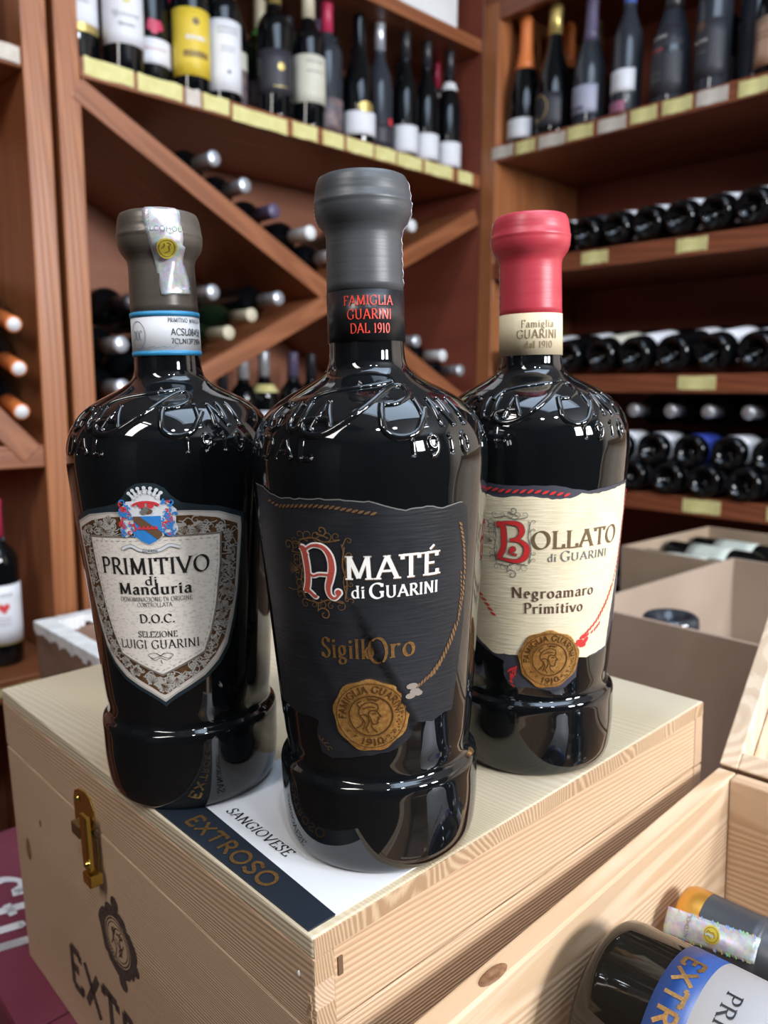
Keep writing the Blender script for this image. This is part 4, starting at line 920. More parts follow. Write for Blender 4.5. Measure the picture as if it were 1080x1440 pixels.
def hero(label, xy, rot, capm, cap0, gl=M_glass, name='wine_bottle'):
    yaw = math.atan2(-xy[0], xy[1])
    t = thing(name, label, 'bottle', FM((xy[0], xy[1], -FH+(.0002 if xy[0] > .05 else .0009)), yaw), None)
    g = MB().lathe(PB, 128).build('glass', gl, t)
    emboss(g, rot)
    cp = [(cap0, RB(cap0)), (cap0, RB(cap0)+.0005), (cap0+.004, RC(cap0+.004)+.0004)]+[(z, r+.0003) for z, r in CAPP[1:]]
    c = MB().lathe(cp, 72).build('capsule', capm, t)
    return t, c
def band(t, z0, z1, m, name='neck_label', R=.0177, a0=-180, a1=180, n=64):
    mb = MB(); mb.lathe([(z0, R-.0006), (z0, R+.0002), (z1, R), (z1, R-.0006)], n, a0=rad(a0), a1=rad(a1)); return mb.build(name, m, t)
def necktext(lab, lines, m, R=.0179):
    mb = MB()
    for txt, a0, a1, zb, cap, kw in lines:
        p0 = rad((a0+a1)/2); W_ = rad(a1-a0)*R
        f = lambda u, v, off=0., p0=p0: Vector(((R+off)*math.sin(p0+u/R), -(R+off)*math.cos(p0+u/R), zb+v))
        write(mb, txt, -W_/2, W_/2, 0, cap, f, .00025, **kw)
    return mb.build('lettering', m, lab)
def scrolls(mb, cx, cy, w, h, mf, off, wd=.00035, seed=1):
    """filigree around an ornamental initial: curls along both sides, rays, a top tuft"""
    rd = random.Random(seed)
    W = lambda a, b, t: wd*(1.5-t)
    for side in (-1, 1):
        x0 = cx+side*w/2
        ribbon(mb, Cv((x0, cy-h*.52), (x0+side*w*.06, cy-h*.2), (x0-side*.02*w, cy+h*.1), (x0+side*w*.04, cy+h*.45)), lambda a, b, t: wd*2.2, mf, off)
        ribbon(mb, Cv((x0+side*w*.05, cy-h*.5), (x0-side*w*.02, cy-h*.2), (x0+side*.06*w, cy+h*.1), (x0-side*w*.02, cy+h*.5)), lambda a, b, t: wd*1.2, mf, off)
        for k in range(9 if side < 0 else 5):
            y = cy-h*.5+h*k/(8 if side < 0 else 4); r = w*rd.uniform(.10, .16)*(1 if side < 0 else .55)
            ribbon(mb, spiral(x0+side*w*.14, y+rd.uniform(-.06, .06)*h, r, 180 if side > 0 else 0, rd.uniform(.9, 1.3), rd.choice((-1, 1)), tail=(x0, y-h*.04)), W, mf, off)
    for k in range(7):
        a = rad(150+k*10); ribbon(mb, [(cx-w*.62, cy-.02*h), (cx-w*.62+math.cos(a)*w*.28, cy+math.sin(a)*w*.28-.0)], W, mf, off)
    for yy, s in ((cy+h*.55, 1), (cy-h*.56, -1)):
        ribbon(mb, Cv((cx-w*.5, yy), (cx-w*.15, yy+s*h*.05), (cx+w*.1, yy-s*h*.02), (cx+w*.45, yy+s*h*.03)), lambda a, b, t: wd*2.2, mf, off)
        for k in range(5):
            x = cx-w*.5+w*.22*k; ribbon(mb, spiral(x, yy+s*h*.09, w*rd.uniform(.09, .15), 270 if s > 0 else 90, 1.1, rd.choice((-1, 1)), tail=(x-.03*w, yy)), W, mf, off)
    ribbon(mb, spiral(cx-.02*w, cy-h*.82, w*.17, 160, 1.2, -1, tail=(cx-w*.15, cy-h*.6)), lambda a, b, t: wd*2.2, mf, off)
    ribbon(mb, spiral(cx+.05*w, cy+h*.74, w*.14, 200, 1.2, 1, tail=(cx+w*.2, cy+h*.6)), lambda a, b, t: wd*2.0, mf, off)
    ribbon(mb, spiral(cx-.85*w, cy+h*.42, w*.16, 300, 1.2, 1, tail=(cx-w*.5, cy+h*.3)), lambda a, b, t: wd*1.6, mf, off)
    ribbon(mb, Cv((cx-w*1.0, cy-h*.40), (cx-w*.8, cy-h*.42), (cx-w*.6, cy-h*.36)), W, mf, off)
def rope(mb, pts, mf, off, r=.0011, twist=.0026, mi=0):
    """printed twisted cord: a row of slanting lens-shaped strands"""
    pts = resample(pts, twist)
    for (x0, y0), (x1, y1) in zip(pts, pts[1:]):
        dx, dy = x1-x0, y1-y0; l = math.hypot(dx, dy) or 1; dx /= l; dy /= l
        cx, cy = (x0+x1)/2, (y0+y1)/2
        a = (dx*.85-dy*.55, dy*.85+dx*.55); p = [(cx-a[0]*r*1.55, cy-a[1]*r*1.55), (cx, cy), (cx+a[0]*r*1.55, cy+a[1]*r*1.55)]
        ribbon(mb, resample(p, .0006), lambda q, w, t: .0002+r*.95*math.sin(PI*min(1, max(0, t))), mf, off, mi, step=.0006)
def medallion(t, phi, zc_, R, m=None, tilt=0., blur=False):
    mf = at(phi, zc_)
    out = disc(0, 0, R, R, 60, R*.030, 9)
    mb = MB(); poly(mb, out, mf, .0011, step=.0022, skirt=.0010, offf=lambda x, y: .00035*math.exp(-((math.hypot(x, y)-R*.93)/(R*.07))**2))
    o = mb.build('wax_seal', M_medal, t, 0)
    dk = MB(); hi = MB()
    ring(dk, 0, 0, R*.56, R*.56, .00055, mf, .0014); ring(hi, 0, 0, R*.585, R*.585, .0004, mf, .0015)
    ring(dk, 0, 0, R*.90, R*.90, .0003, mf, .00145)
    def arc(text, a_mid, span, rb, cap, flip=False, mbx=dk):
        def cv(x, y):
            s = (x/(rb*rad(span)))
            if not flip: a = rad(90+a_mid)-x/rb; rr_ = rb+y
            else: a = rad(-90+a_mid)+x/rb; rr_ = rb+cap-y
            return (rr_*math.cos(a), rr_*math.sin(a))
        w = rb*rad(span); write(mbx, text, -w/2, w/2, 0, cap, mf, .0014, W=.20, thin=.09, serif=.09, curve=cv)
    arc('FAMIGLIA GUARINI', 6, 185, R*.655, R*.185); arc('1910', 2, 46, R*.655, R*.175, True)
    for s in (-1, 1):
        for k in range(2): ribbon(dk, spiral(s*R*(.42+.17*k), -R*(.60-.14*k), R*.06, 0, .7), lambda a, b, t: .0003, mf, .0014)
    # helmeted profile facing right
    k = R*.54
    def S(*q): return Cv(*[(x*k, y*k) for x, y in q])
    W = lambda a, b, t: .00045
    for p in (S((.32,.62),(.36,.40),(.30,.24),(.48,-.02),(.36,-.06),(.38,-.18),(.30,-.24),(.33,-.36),(.20,-.44),(.06,-.40),(.05,-.62),(.30,-.86)),
              S((.32,.62),(.0,.72),(-.34,.60),(-.56,.30),(-.52,0),(-.36,-.18),(-.46,-.48),(-.70,-.66)),
              S((.30,.24),(.06,.30),(-.10,.12),(-.02,-.12),(.06,-.40)), S((-.52,0),(-.30,.08),(-.14,-.04),(-.10,-.34),(-.24,-.66),(-.10,-.90)),
              S((.10,.10),(.18,.14),(.26,.10)), S((-.34,.36),(-.10,.48),(.22,.44)), S((-.36,-.18),(-.28,-.40),(-.40,-.72)), S((-.50,.42),(-.62,.62),(-.40,.80)), S((-.1,.80),(.1,.86),(.3,.76))):
        ribbon(dk, p, W, mf, .0014)
    for i in range(5): poly(dk, disc((-.12+.12*i)*k, .92*k-.02*i*k, .045*k, n=8), mf, .0014, step=.01)
    dk.build('seal_engraving', M_medal_dk, o); hi.build('seal_ridge', M_gold, o)
    # beaded rim at the lower right
    bd = MB()
    for i in range(26):
        a = rad(-100+i*5.2+random.uniform(-2, 2)); rr_ = R*random.uniform(.70, .86); poly(bd, disc(rr_*math.cos(a), rr_*math.sin(a), R*.022, n=6), mf, .0014, step=.01)
    bd.build('seal_speckle', M_medal_dk, o)
    return o
def wavy(pts, amp, seed=3, step=.0025):
    rd = random.Random(seed); p = resample(pts, step); return [(x+rd.uniform(-amp, amp), y+rd.uniform(-amp, amp)) for x, y in p]

# --- middle bottle: black torn-edge label -------------------------------------
MID, capC = hero('black bottle in the middle, grey capsule and torn-edged black label with gold seal', (-.0058, .370), 0, M_cap_grey, .2600)
nl_ = band(MID, .2382, .2602, mat('black_neck_label', (.012, .012, .014), .30))
necktext(nl_, [('FAMIGLIA', -32, 41, .2535, .0040, {}), ('GUARINI', -27, 38, .2475, .0042, {}), ('DAL 1910', -23, 35, .2415, .0041, {})], M_redorange)
for z in (.3040, .3048): pass
crease0, crease1 = (-10.6, .129), (14.0, .0815)
Zc = .120; PC = -5.
mfC = at(PC, Zc)
def to(a, z, P0=PC, Z0=Zc): return (rad(a-P0)*RB(Z0), z-Z0)
ca, cb = to(*crease0), to(*crease1)
def creasef(x, y):
    dx, dy = cb[0]-ca[0], cb[1]-ca[1]; L = math.hypot(dx, dy); s = ((x-ca[0])*dx+(y-ca[1])*dy)/L; d = (-(x-ca[0])*dy+(y-ca[1])*dx)/L   # d > 0 right/upper side
    env = max(0, min(1, (s+.004)/.02))
    if s > L*1.3: env *= max(0, 1-(s-L*1.3)/.01)
    r1 = .0021*env*math.exp(-d/.011) if d > 0 else .0001
    # second soft fold at the left
    d2 = d+.026; r2 = .0005*math.exp(-(d2/.004)**2)*max(0, min(1, (s+.012)/.03))
    return r1+r2
top = [(-67, .1775), (-60, .1768), (-55.9, .1757), (-46.3, .1727), (-36, .1728), (-26.3, .1732), (-14, .1728), (-.8, .1721), (8, .1694), (14.7, .1678), (24.7, .1689), (33, .1672), (45.5, .1686)]
rgt = [(49, .166), (51.5, .150), (51.5, .130), (51, .112), (48, .092), (44.5, .0735)]
botm = [(38, .0738), (30, .0716), (20.6, .0735), (17.5, .066), (8, .0605), (-3, .0588), (-12, .0580), (-20, .0565), (-27, .0556), (-33, .0574), (-36, .0650), (-33.3, .0729), (-42, .0735), (-50.1, .0727), (-58, .0742), (-68, .0746)]
edge = wavy([to(*q) for q in top], .00035, 4)+[to(*q) for q in rgt]+wavy([to(*q) for q in botm], .00030, 5)
mb = MB(); poly(mb, edge, mfC, .00030, step=.0020, skirt=.0003, offf=creasef)
FLC = mb.build('front_label', M_black_paper, MID)
FLC['label'] = 'black ribbed paper label with torn edges and a diagonal crease'
def mfl(u, v, off=0.): return mfC(u, v, off+creasef(u, v))
mb = MB(); ribbon(mb, wavy([to(*q) for q in top], .00035, 4), lambda a, b, t: .00045, mfl, .00045); mb.build('torn_edge', M_grey_ink, FLC)
def wline(mbx, text, a0, a1, zb, cap, mf=mfl, P0=PC, Z0=Zc, off=.0006, slope=0., **kw):
    x0, y0 = to(a0, zb, P0, Z0); x1, _ = to(a1, zb, P0, Z0)
    kw.setdefault('curve', None)
    if slope: kw['curve'] = lambda x, y: (x, y+(x-x0)*slope)
    write(mbx, text, x0, x1, y0, cap, mf, off, **kw)
mb = MB(); sh = MB()
for txt, a0, a1, cap in (('MATÉ', -13.0, 31.0, .0098),):
    wline(sh, txt, a0-.2, a1+.4, .1391, cap, off=.00048, W=.215, thin=.095, serif=.14); wline(mb, txt, a0, a1, .1393, cap, W=.165, thin=.055, serif=.13, off=.0007)
wline(mb, 'di', -10.5, -4.2, .1312, .0052, W=.16, thin=.06); wline(mb, 'G', -2.2, 4.6, .1310, .0064, W=.18, thin=.07); wline(mb, 'UARINI', 5.2, 31.2, .1312, .0050, W=.18, thin=.07)
mb.build('lettering', M_white_ink, FLC); sh.build('lettering_outline', M_gold_dull, FLC)
mb = MB()
wline(mb, 'Sigill', -27.5, -5.0, .1040, .0088, W=.16, thin=.05); wline(mb, 'o', -5.6, -1.0, .1042, .0084, W=.15, thin=.05); wline(mb, 'O', -4.0, 5.6, .1020, .0118, W=.13, thin=.05); wline(mb, 'ro', 6.4, 19.3, .1046, .0092, W=.16, thin=.05)
mb.build('lettering', M_gold, FLC)
mb = MB(); cx, cy = to(-24, .1425); scrolls(mb, cx, cy, .0185, .0235, mfl, .0006, .00028, 3); mb.build('filigree', M_gold_dull, FLC)
# ornamental initial: white outlined terracotta strokes
def initA(wd, mbx, off):
    x0, y0 = to(-34.5, .1312); w, h = rad(20)*RB(Zc), .0222
    Q = lambda *q: Cv(*[(x0+x*w, y0+y*h) for x, y in q])
    k = wd
    ribbon(mbx, Q((.02,.93),(.10,.90),(.15,.6),(.14,.3),(.06,.06)), lambda a, b, t: .0024+k, mfl, off)
    ribbon(mbx, Q((.0,.95),(.20,.80)), lambda a, b, t: .0010+k, mfl, off); ribbon(mbx, Q((.0,.10),(.14,.09),(.30,-.01),(.34,.02)), lambda a, b, t: .0014+k, mfl, off)
    ribbon(mbx, Q((.12,.90),(.34,1.0),(.58,.98),(.74,.82),(.78,.58),(.72,.36),(.66,.20),(.68,.05),(.80,-.02),(.92,.06)), lambda a, b, t: .0009+.0016*math.sin(PI*t)**2+k, mfl, off)
    ribbon(mbx, Q((.16,.46),(.30,.40),(.46,.44),(.74,.44)), lambda a, b, t: .0009+k, mfl, off)
    poly(mbx, disc(x0+.90*w, y0+.10*h, .0013+k*.5, n=12), mfl, off, step=.01)
mb = MB(); initA(.0013, mb, .0008); mb.build('initial_outline', M_white_ink, FLC); mb = MB(); initA(0, mb, .0010); mb.build('initial', M_terracotta, FLC)
rp = [(44, .160), (47.5, .150), (49.5, .138), (49, .126), (46, .115), (41.5, .107), (36, .1000), (29.5, .0945), (22, .0905)]
for pts_, r_, tw in (([to(*q) for q in ((-54, .1712), (-46, .1690), (-36, .1697), (-26, .1702), (-16, .1697), (-6, .1680), (2, .1668))], .0009, .0024), ([to(*q) for q in rp], .0009, .0022), ([to(a-1.8, z-.001) for a, z in rp[4:]], .0009, .0022),
                     ([to(*q) for q in ((46.5, .138), (47.5, .128), (46, .117))], .0006, .002), ([to(*q) for q in ((24, .0925), (30, .0935), (35, .0985))], .0007, .002)):
    mb = MB(); rope(mb, pts_, mfl, .0006, r_, tw); mb.build('cord_print', M_gold_dull, FLC)
mb = MB()
for a, z, rx, ry in ((17.5, .0905, .0028, .0014), (19, .0880, .0026, .0013), (16.5, .0862, .0024, .0013), (21, .0868, .0020, .0012)): x, y = to(a, z); poly(mb, disc(x, y, rx, ry, 14), mfl, .0008, step=.002)
mb.build('knot_print', M_silver_dk, FLC)
mb = MB()
for k in range(4): x, y = to(-28-1.5*k, .0600+.0015*k); ribbon(mb, spiral(x, y, .0016, 40*k, .8), lambda a, b, t: .0003, mfl, .0006)
mb.build('tassel_print', M_gold_dull, FLC)
medallion(MID, -3.6, .0779, .0165)
# second, narrow back label seen edge-on at the left flank
mb = MB(); poly(mb, deg2([(-118, .060), (-84, .062), (-80, .10), (-82, .14), (-79, .170), (-118, .176)], -98, .12), at(-98, .12), .0003, step=.002, skirt=.0003); mb.build('back_label', M_black_paper, MID)
# transparent-edged paper seal running over the right side of the capsule
def side_seal(t, a0, a1, zlo, zhi, m, name='seal_strip', fn=RC, lift=.0012, top=True):
    mb = MB(); n = 40; vs = []
    for i in range(n+1):
        z = zlo+(zhi-zlo)*i/n; r = fn(z)+lift*(.5+.5*math.sin(i*1.7)*.4)
        for j in range(5):
            a = rad(a0+(a1-a0)*j/4); vs.append(Vector((r*math.sin(a), -r*math.cos(a), z)))
    if top:
        for k in (.7, .4, .05):
            for j in range(5):
                a = rad(a0+(a1-a0)*j/4); r = fn(.3085)*k; vs.append(Vector((r*math.sin(a), -r*math.cos(a), .3112)))
    rows = len(vs)//5
    mb.add(vs, [(i*5+j, i*5+j+1, (i+1)*5+j+1, (i+1)*5+j) for i in range(rows-1) for j in range(4)], 0, True)
    o = mb.build(name, m, t); so = o.modifiers.new('s', 'SOLIDIFY'); so.thickness = .00025; return o
side_seal(MID, 86, 118, .2632, .3090, M_holo)
side_seal(MID, -122, -96, .2900, .3090, M_holo, 'seal_strip')

# --- left bottle: shield label ------------------------------------------------
LEF, capL = hero('left standing bottle with brown capsule and an ornate silver-edged shield label', (-.1139, .4306), -12, M_cap_brown, .2592)
nl_ = band(LEF, .2374, .2598, M_white)
for z0, z1 in ((.2374, .2398), (.2573, .2598)):
    MB().lathe([(z0, .01785), (z0, .0181), (z1, .0181), (z1, .01785)], 64).build('blue_edge', M_cyan, nl_)
necktext(nl_, [('PRIMITIVO', 4, 38, .2540, .0021, dict(sans=True, W=.135)), ('MANDURIA', 42, 72, .2540, .0021, dict(sans=True, W=.135)), ('ACSL08458', 8, 70, .2475, .0034, dict(sans=True, W=.135)), ('7CLN13P2994', 8, 70, .2432, .0026, dict(sans=True, W=.135))], M_black_ink, .0179)
o = necktext(nl_, [('DOC', -62, -42, .2455, .0048, dict(W=.12, thin=.05, serif=.05))], mat('steel_print', (.20, .26, .30), .5), .0179)
mb = MB(); fn_ = lambda u, v, off=0.: Vector(((.0179+off)*math.sin(rad(-52)+u/.0179), -(.0179+off)*math.cos(rad(-52)+u/.0179), .2480+v))
ring(mb, 0, 0, .0052, .0070, .0004, fn_, .0002)
for k in range(8): ribbon(mb, [(.006+.002*k, -.0066+.0006*math.sin(k*2)), (.0085+.002*k, -.0062+.0006*math.sin(k*3))], lambda a, b, t: .0002, fn_, .0002)
mb.build('neck_stamp', MATS['steel_print'], nl_)
# holographic excise strip across the capsule, lifted and creased
mb = MB(); n = 44; vs = []
for i in range(n+1):
    s = i/n
    z = .3092-(.3092-.2675)*s; a_l = -22+19*s; a_r = 31+ (4+19*max(0, (s-.40))/.60 if s > .42 else 0)
    for j in range(9):
        q = j/8; a = rad(a_l+(a_r-a_l)*q); r = RC(z)+.0006+.0012*max(0, math.sin(PI*q))*(.3+.7*math.sin(PI*min(1, s*1.3)))*.8+.0004*math.sin(9*q+14*s)
        if s > .93: z_ = z+.0012*q
        else: z_ = z
        vs.append(Vector((r*math.sin(a), -r*math.cos(a), z_)))
tops = []
for k in (.9, .5, .1):
    for j in range(9):
        q = j/8; a = rad(-22+53*q); tops.append(Vector((.0185*k*math.sin(a), -.0185*k*math.cos(a), .3108)))
vs = [v for k in range(3) for v in tops[(2-k)*9:(3-k)*9]]+vs
mb.add(vs, [(i*9+j, (i+1)*9+j, (i+1)*9+j+1, i*9+j+1) for i in range(n+3) for j in range(8)], 0, True)
EXL = mb.build('excise_strip', M_holo, LEF); so = EXL.modifiers.new('s', 'SOLIDIFY'); so.thickness = .0002
fx = lambda phi0, z0, lift=.0040: (lambda u, v, off=0.: (lambda a, r: Vector((r*math.sin(a), -r*math.cos(a), z0+v)))(rad(phi0)+u/.0215, RC(z0+v)+lift+off))
mb = MB(); write(mb, 'ALCOHOL', -.0078, .0078, 0, .0023, fx(4, .2975), 0, sans=True, W=.17)
f7 = fx(-15, .3078); write(mb, '77077', 0, .0075, 0, .0016, lambda u, v, off=0.: f7(v, -u, off), 0, sans=True, W=.14)
mb.build('lettering', M_grey_ink, EXL)
mb = MB(); poly(mb, disc(0, 0, .0046, n=28, wav=.00015, k=14), fx(8, .2895), .0003, step=.0015, skirt=.0004); sg = mb.build('foil_seal', mat('yellow_gold_foil', (.62, .50, .05), .3, .4), EXL)
mb = MB(); ring(mb, 0, 0, .0036, .0036, .0003, fx(8, .2895), .0006)
for q in (Cv((-.001, -.002), (.0012, -.001), (.0008, .0008), (.0016, .0018), (0, .0026)), Cv((-.0022, 0), (-.001, .0012), (-.0014, .0022))): ribbon(mb, q, lambda a, b, t: .0004, fx(8, .2895), .0006)
mb.build('seal_engraving', M_olive_ink, sg)

PL, ZS = -15.5, .115
mfL = at(PL, ZS, RB(.125))
def tl(a, z): return (rad(a)*RB(.125), z-ZS)       # a relative to the label axis
half = [(0, .1757), (5, .1752), (9.5, .1728), (12.5, .1690), (17, .1655), (24, .1640), (38, .1618), (52.0, .1572), (52.6, .152), (51, .135), (49.0, .118), (46.0, .1005), (41.5, .0870), (35, .0790), (26, .0722), (17, .0680), (8, .0640), (3, .0612), (0, .0590)]
def shape(sx=1., tz=0., bz=0., flat_=None):
    h = []
    for a, z in half:
        if flat_ is not None and z > flat_-.0001 and a < 40: z = min(z, flat_-(a/52)**2*.0030)
        if z > ZS: z2 = z-tz
        else: z2 = z+bz*(1 if a > 0 else 1.2)
        h.append((a*sx, z2))
    return [tl(a, z) for a, z in h]+[tl(-a, z) for a, z in reversed(h[1:-1])]
mb = MB(); poly(mb, shape(), mfL, .0003, step=.0022, skirt=.0003); FLL = mb.build('front_label', M_teal_rim, LEF)
mb = MB(); poly(mb, shape(.965, .0022, .0022, .1640), mfL, .00045, step=.0022); mb.build('silver_border', M_silver, FLL)
mb = MB(); poly(mb, shape(.945, .0032, .0034, .1640), mfL, .00055, step=.0022); mb.build('pearl_border', mat('pearl_border', (.74, .67, .60), .35, .1), FLL)
vine_o = shape(.915, .0052, .0056, .1645)
mb = MB(); poly(mb, vine_o, mfL, .00065, step=.0022); VB = mb.build('vine_border', M_vinebg, FLL)
innr = [(0, .1488), (36.5, .1480), (36, .1330), (33, .1120), (29.5, .0985), (25, .0878), (12, .0822), (0, .0772)]
inn = [tl(a, z) for a, z in innr]+[tl(-a, z) for a, z in reversed(innr[1:-1])]
# silver vine relief
rd = random.Random(11); mb = MB(); mb2 = MB()
def inside(p, poly_):
    x, y = p; c = False
    for (x0, y0), (x1, y1) in zip(poly_, poly_[1:]+poly_[:1]):
        if (y0 > y) != (y1 > y) and x < (x1-x0)*(y-y0)/(y1-y0)+x0: c = not c
    return c
def leaf(mbx, x, y, r, a0, off=.0009):
    p = []
    for i in range(30):
        a = 2*PI*i/30; rr_ = r*(.55+.45*abs(math.cos(2.5*a)))*(1.0 if math.cos(a) > -.8 else .5); p.append((x+rr_*math.cos(a+a0), y+rr_*math.sin(a+a0)))
    poly(mbx, p, mfL, off, step=.004)
    for k in (-1, -.45, 0, .45, 1): ribbon(mb2, [(x-.3*r*math.cos(a0), y-.3*r*math.sin(a0)), (x+.8*r*math.cos(a0+k), y+.8*r*math.sin(a0+k))], lambda a, b, t: .00022, mfL, off+.0002)
cnt = 0
inner_big = [(x*1.07, y*1.05+.0) for x, y in inn]; outer_s = [(x*.955, y*.955) for x, y in vine_o]
for it in range(5000):
    x = rd.uniform(-.045, .045); y = rd.uniform(-.055, .052)
    if inside((x, y), outer_s) and not inside((x, y), inner_big) and not (abs(x) < .0135 and y > .03):
        k = rd.random(); cnt += 1
        if k < .30: ribbon(mb, spiral(x, y, rd.uniform(.0015, .0028), rd.uniform(0, 360), rd.uniform(.7, 1.3), rd.choice((-1, 1)), 14), lambda a, b, t: .0006*(1.2-t), mfL, .0009)
        elif k < .42: leaf(mb, x, y, rd.uniform(.0026, .0042), rd.uniform(0, 6.3))
        elif k < .60:
            for gx in range(3):
                for gy in range(3-gx): poly(mb, disc(x+(gx+.5*gy)*.0014-.0015, y-gy*.0013, .00065, n=8), mfL, .0009, step=.01)
        else: ribbon(mb, Cv((x-.003, y), (x-.001, y+rd.uniform(-.002, .002)), (x+.001, y+rd.uniform(-.002, .002)), (x+.003, y)), lambda a, b, t: .0005, mfL, .00085)
    if cnt > 330: break
o = mb.build('vine_relief', M_silver, VB); o['kind'] = 'stuff'
o = mb2.build('leaf_veins', M_vinebg, VB); o['kind'] = 'stuff'
mb = MB(); poly(mb, [(x*1.035, y*1.03) for x, y in inn], mfL, .0011, step=.0022, skirt=.0004); mb.build('panel_edge', M_silver_dk, FLL)
mb = MB(); poly(mb, inn, mfL, .0013, step=.0022); PN = mb.build('panel', M_parch, FLL); PN['label'] = 'mottled parchment-coloured panel'
mb = MB()
dots = resample([(x*.955, y*.955) for x, y in inn+inn[:1]], .0016)
for i in range(0, len(dots)-1, 2): ribbon(mb, [dots[i], dots[i+1]], lambda a, b, t: .0002, mfL, .0015)
mb.build('stitched_line', M_grey_ink, FLL)
mb = MB()
def wl(text, a0, a1, zb, cap, **kw):      # degrees as measured on the bottle
    kw.setdefault('slope', 0); x0, y0 = tl(a0-PL, zb); x1, _ = tl(a1-PL, zb); s = kw.pop('slope')
    write(mb, text, x0, x1, y0, cap, mfL, .0016, **kw)
wl('PRIMITIVO', -46.0, 14.5, .1302, .0082, W=.16, thin=.05); wl('di', -20, -13.2, .1247, .0044, W=.16, thin=.05)
wl('Manduria', -36, 4.5, .1199, .0056, W=.19, thin=.06); wl('DENOMINAZIONE DI ORIGINE', -36, 4.5, .1161, .0023, W=.11, thin=.045, serif=.06)
wl('CONTROLLATA', -26, -6.5, .1133, .0022, W=.11, thin=.045, serif=.06); wl('D.O.C.', -25.5, -5.6, .1050, .0043, W=.18, thin=.06)
wl('SELEZIONE', -27.5, -5.0, .0973, .0031, W=.14, thin=.05); wl('LUIGI GUARINI', -40, 7, .0912, .0045, W=.13, thin=.045)
for s in (-1, 1):
    for q in (Cv((0, .0), (s*.003, .0016), (s*.0065, .0006), (s*.004, -.0012), (0, .0002), (s*-.002, .0016)), Cv((0, -.0008), (s*.003, -.0022), (s*.0055, -.001))):
        ribbon(mb, [(x, y+tl(0, .0872)[1]) for x, y in q], lambda a, b, t: .00022, mfL, .0016)
ribbon(mb, [(0, tl(0, .0850)[1]), (.0004, tl(0, .0832)[1])], lambda a, b, t: .0003, mfL, .0016)
mb.build('lettering', M_black_ink, FLL)
# coat of arms
yc = .1532-ZS
CR = MB()
def cp(pts, mi, off): poly(CR, [(x, y+yc) for x, y in pts], mfL, off, mi, step=.0022)
for s in (-1, 1):      # pale ground under mantling
    cp([(s*x, y) for x, y in ((.004, .014), (.009, .0135), (.0132, .0090), (.0125, .003), (.0135, -.001), (.011, -.0045), (.007, -.002), (.005, .004))], 0, .0014)
cp([(-.0055, .0070), (.0055, .0070), (.0065, .016), (0, .020), (-.0065, .016)], 0, .0014)
cp([(x*1.12, y*1.10+.0003) for x, y in ((-.0062, .0063), (.0062, .0063), (.0062, -.0035), (.0035, -.0060), (0, -.0078), (-.0035, -.0060), (-.0062, -.0035))], 0, .0016)
cp([(-.0062, .0063), (.0062, .0063), (.0062, -.0035), (.0035, -.0060), (0, -.0078), (-.0035, -.0060), (-.0062, -.0035)], 1, .0018)
cp([(-.0062, .0063), (-.0032, .0063), (.0062, -.0018), (.0062, -.0035), (.0042, -.0055), (-.0062, .0040)], 2, .0020)
cp([(-.0045, .0006), (.0045, .0006), (.0045, -.0002), (-.0045, -.0002)], 3, .0022); 
for k in range(5): cp([(-.0040+.0018*k, .0006), (-.0030+.0018*k, .0006), (-.0030+.0018*k, .0014), (-.0040+.0018*k, .0014)], 3, .0022)
rr2 = random.Random(5)
for s in (-1, 1):
    for i in range(34):
        a = rr2.uniform(-.4, 1.2); x = s*(.0065+.0058*rr2.random()); y = rr2.uniform(-.003, .0135)
        r_ = rr2.uniform(.0007, .0013)
        ribbon(CR, [(q[0], q[1]+yc) for q in spiral(x, y, r_*1.3, rr2.uniform(0, 360), .8, s, 10)], lambda a, b, t: .0008*(1.2-t), mfL, .0019, 1 if rr2.random() < .62 else 3)
for k in range(7):     # crown points
    a = rad(150-k*20); x, y = .0075*math.cos(a), .0145+.0052*math.sin(a)
    ribbon(CR, [(x*.75, y-.0022+yc), (x, y+yc)], lambda q, w, t: .0012, mfL, .0021, 0); cp(disc(x*1.08, y+.0006, .0009, n=8), 0, .0022)
ribbon(CR, [(q[0], q[1]+yc) for q in El(0, .0105, .0062, .0028, 160, 20, 12)], lambda a, b, t: .0012, mfL, .0021, 3)
for x, y, mi in ((0, .0100, 4), (-.0018, .0118, 3), (.0020, .0115, 3), (.0012, .0088, 2), (-.0012, .0085, 4)): cp(disc(x, y, .0016, .0013, 10, .0002), mi, .0020)
# ribbon scroll under the shield
for q, w in ((((-.0135, -.0100), (-.009, -.0085), (-.005, -.0105), (0, -.0113), (.005, -.0105), (.009, -.0085), (.0135, -.0098)), .0013),):
    ribbon(CR, [(x, y+yc) for x, y in Cv(*q)], lambda a, b, t: w+.0005, mfL, .0018, 4); ribbon(CR, [(x, y+yc) for x, y in Cv(*q)], lambda a, b, t: w, mfL, .0019, 0)
CR.build('coat_of_arms', [M_white, M_blue, M_crest_br, M_heart, M_grey_ink], FLL)
mb = MB(); write(mb, 'GUARINI', -.0035, .0035, yc-.0115, .0010, mfL, .0021, sans=True, W=.15); mb.build('lettering', M_black_ink, FLL)

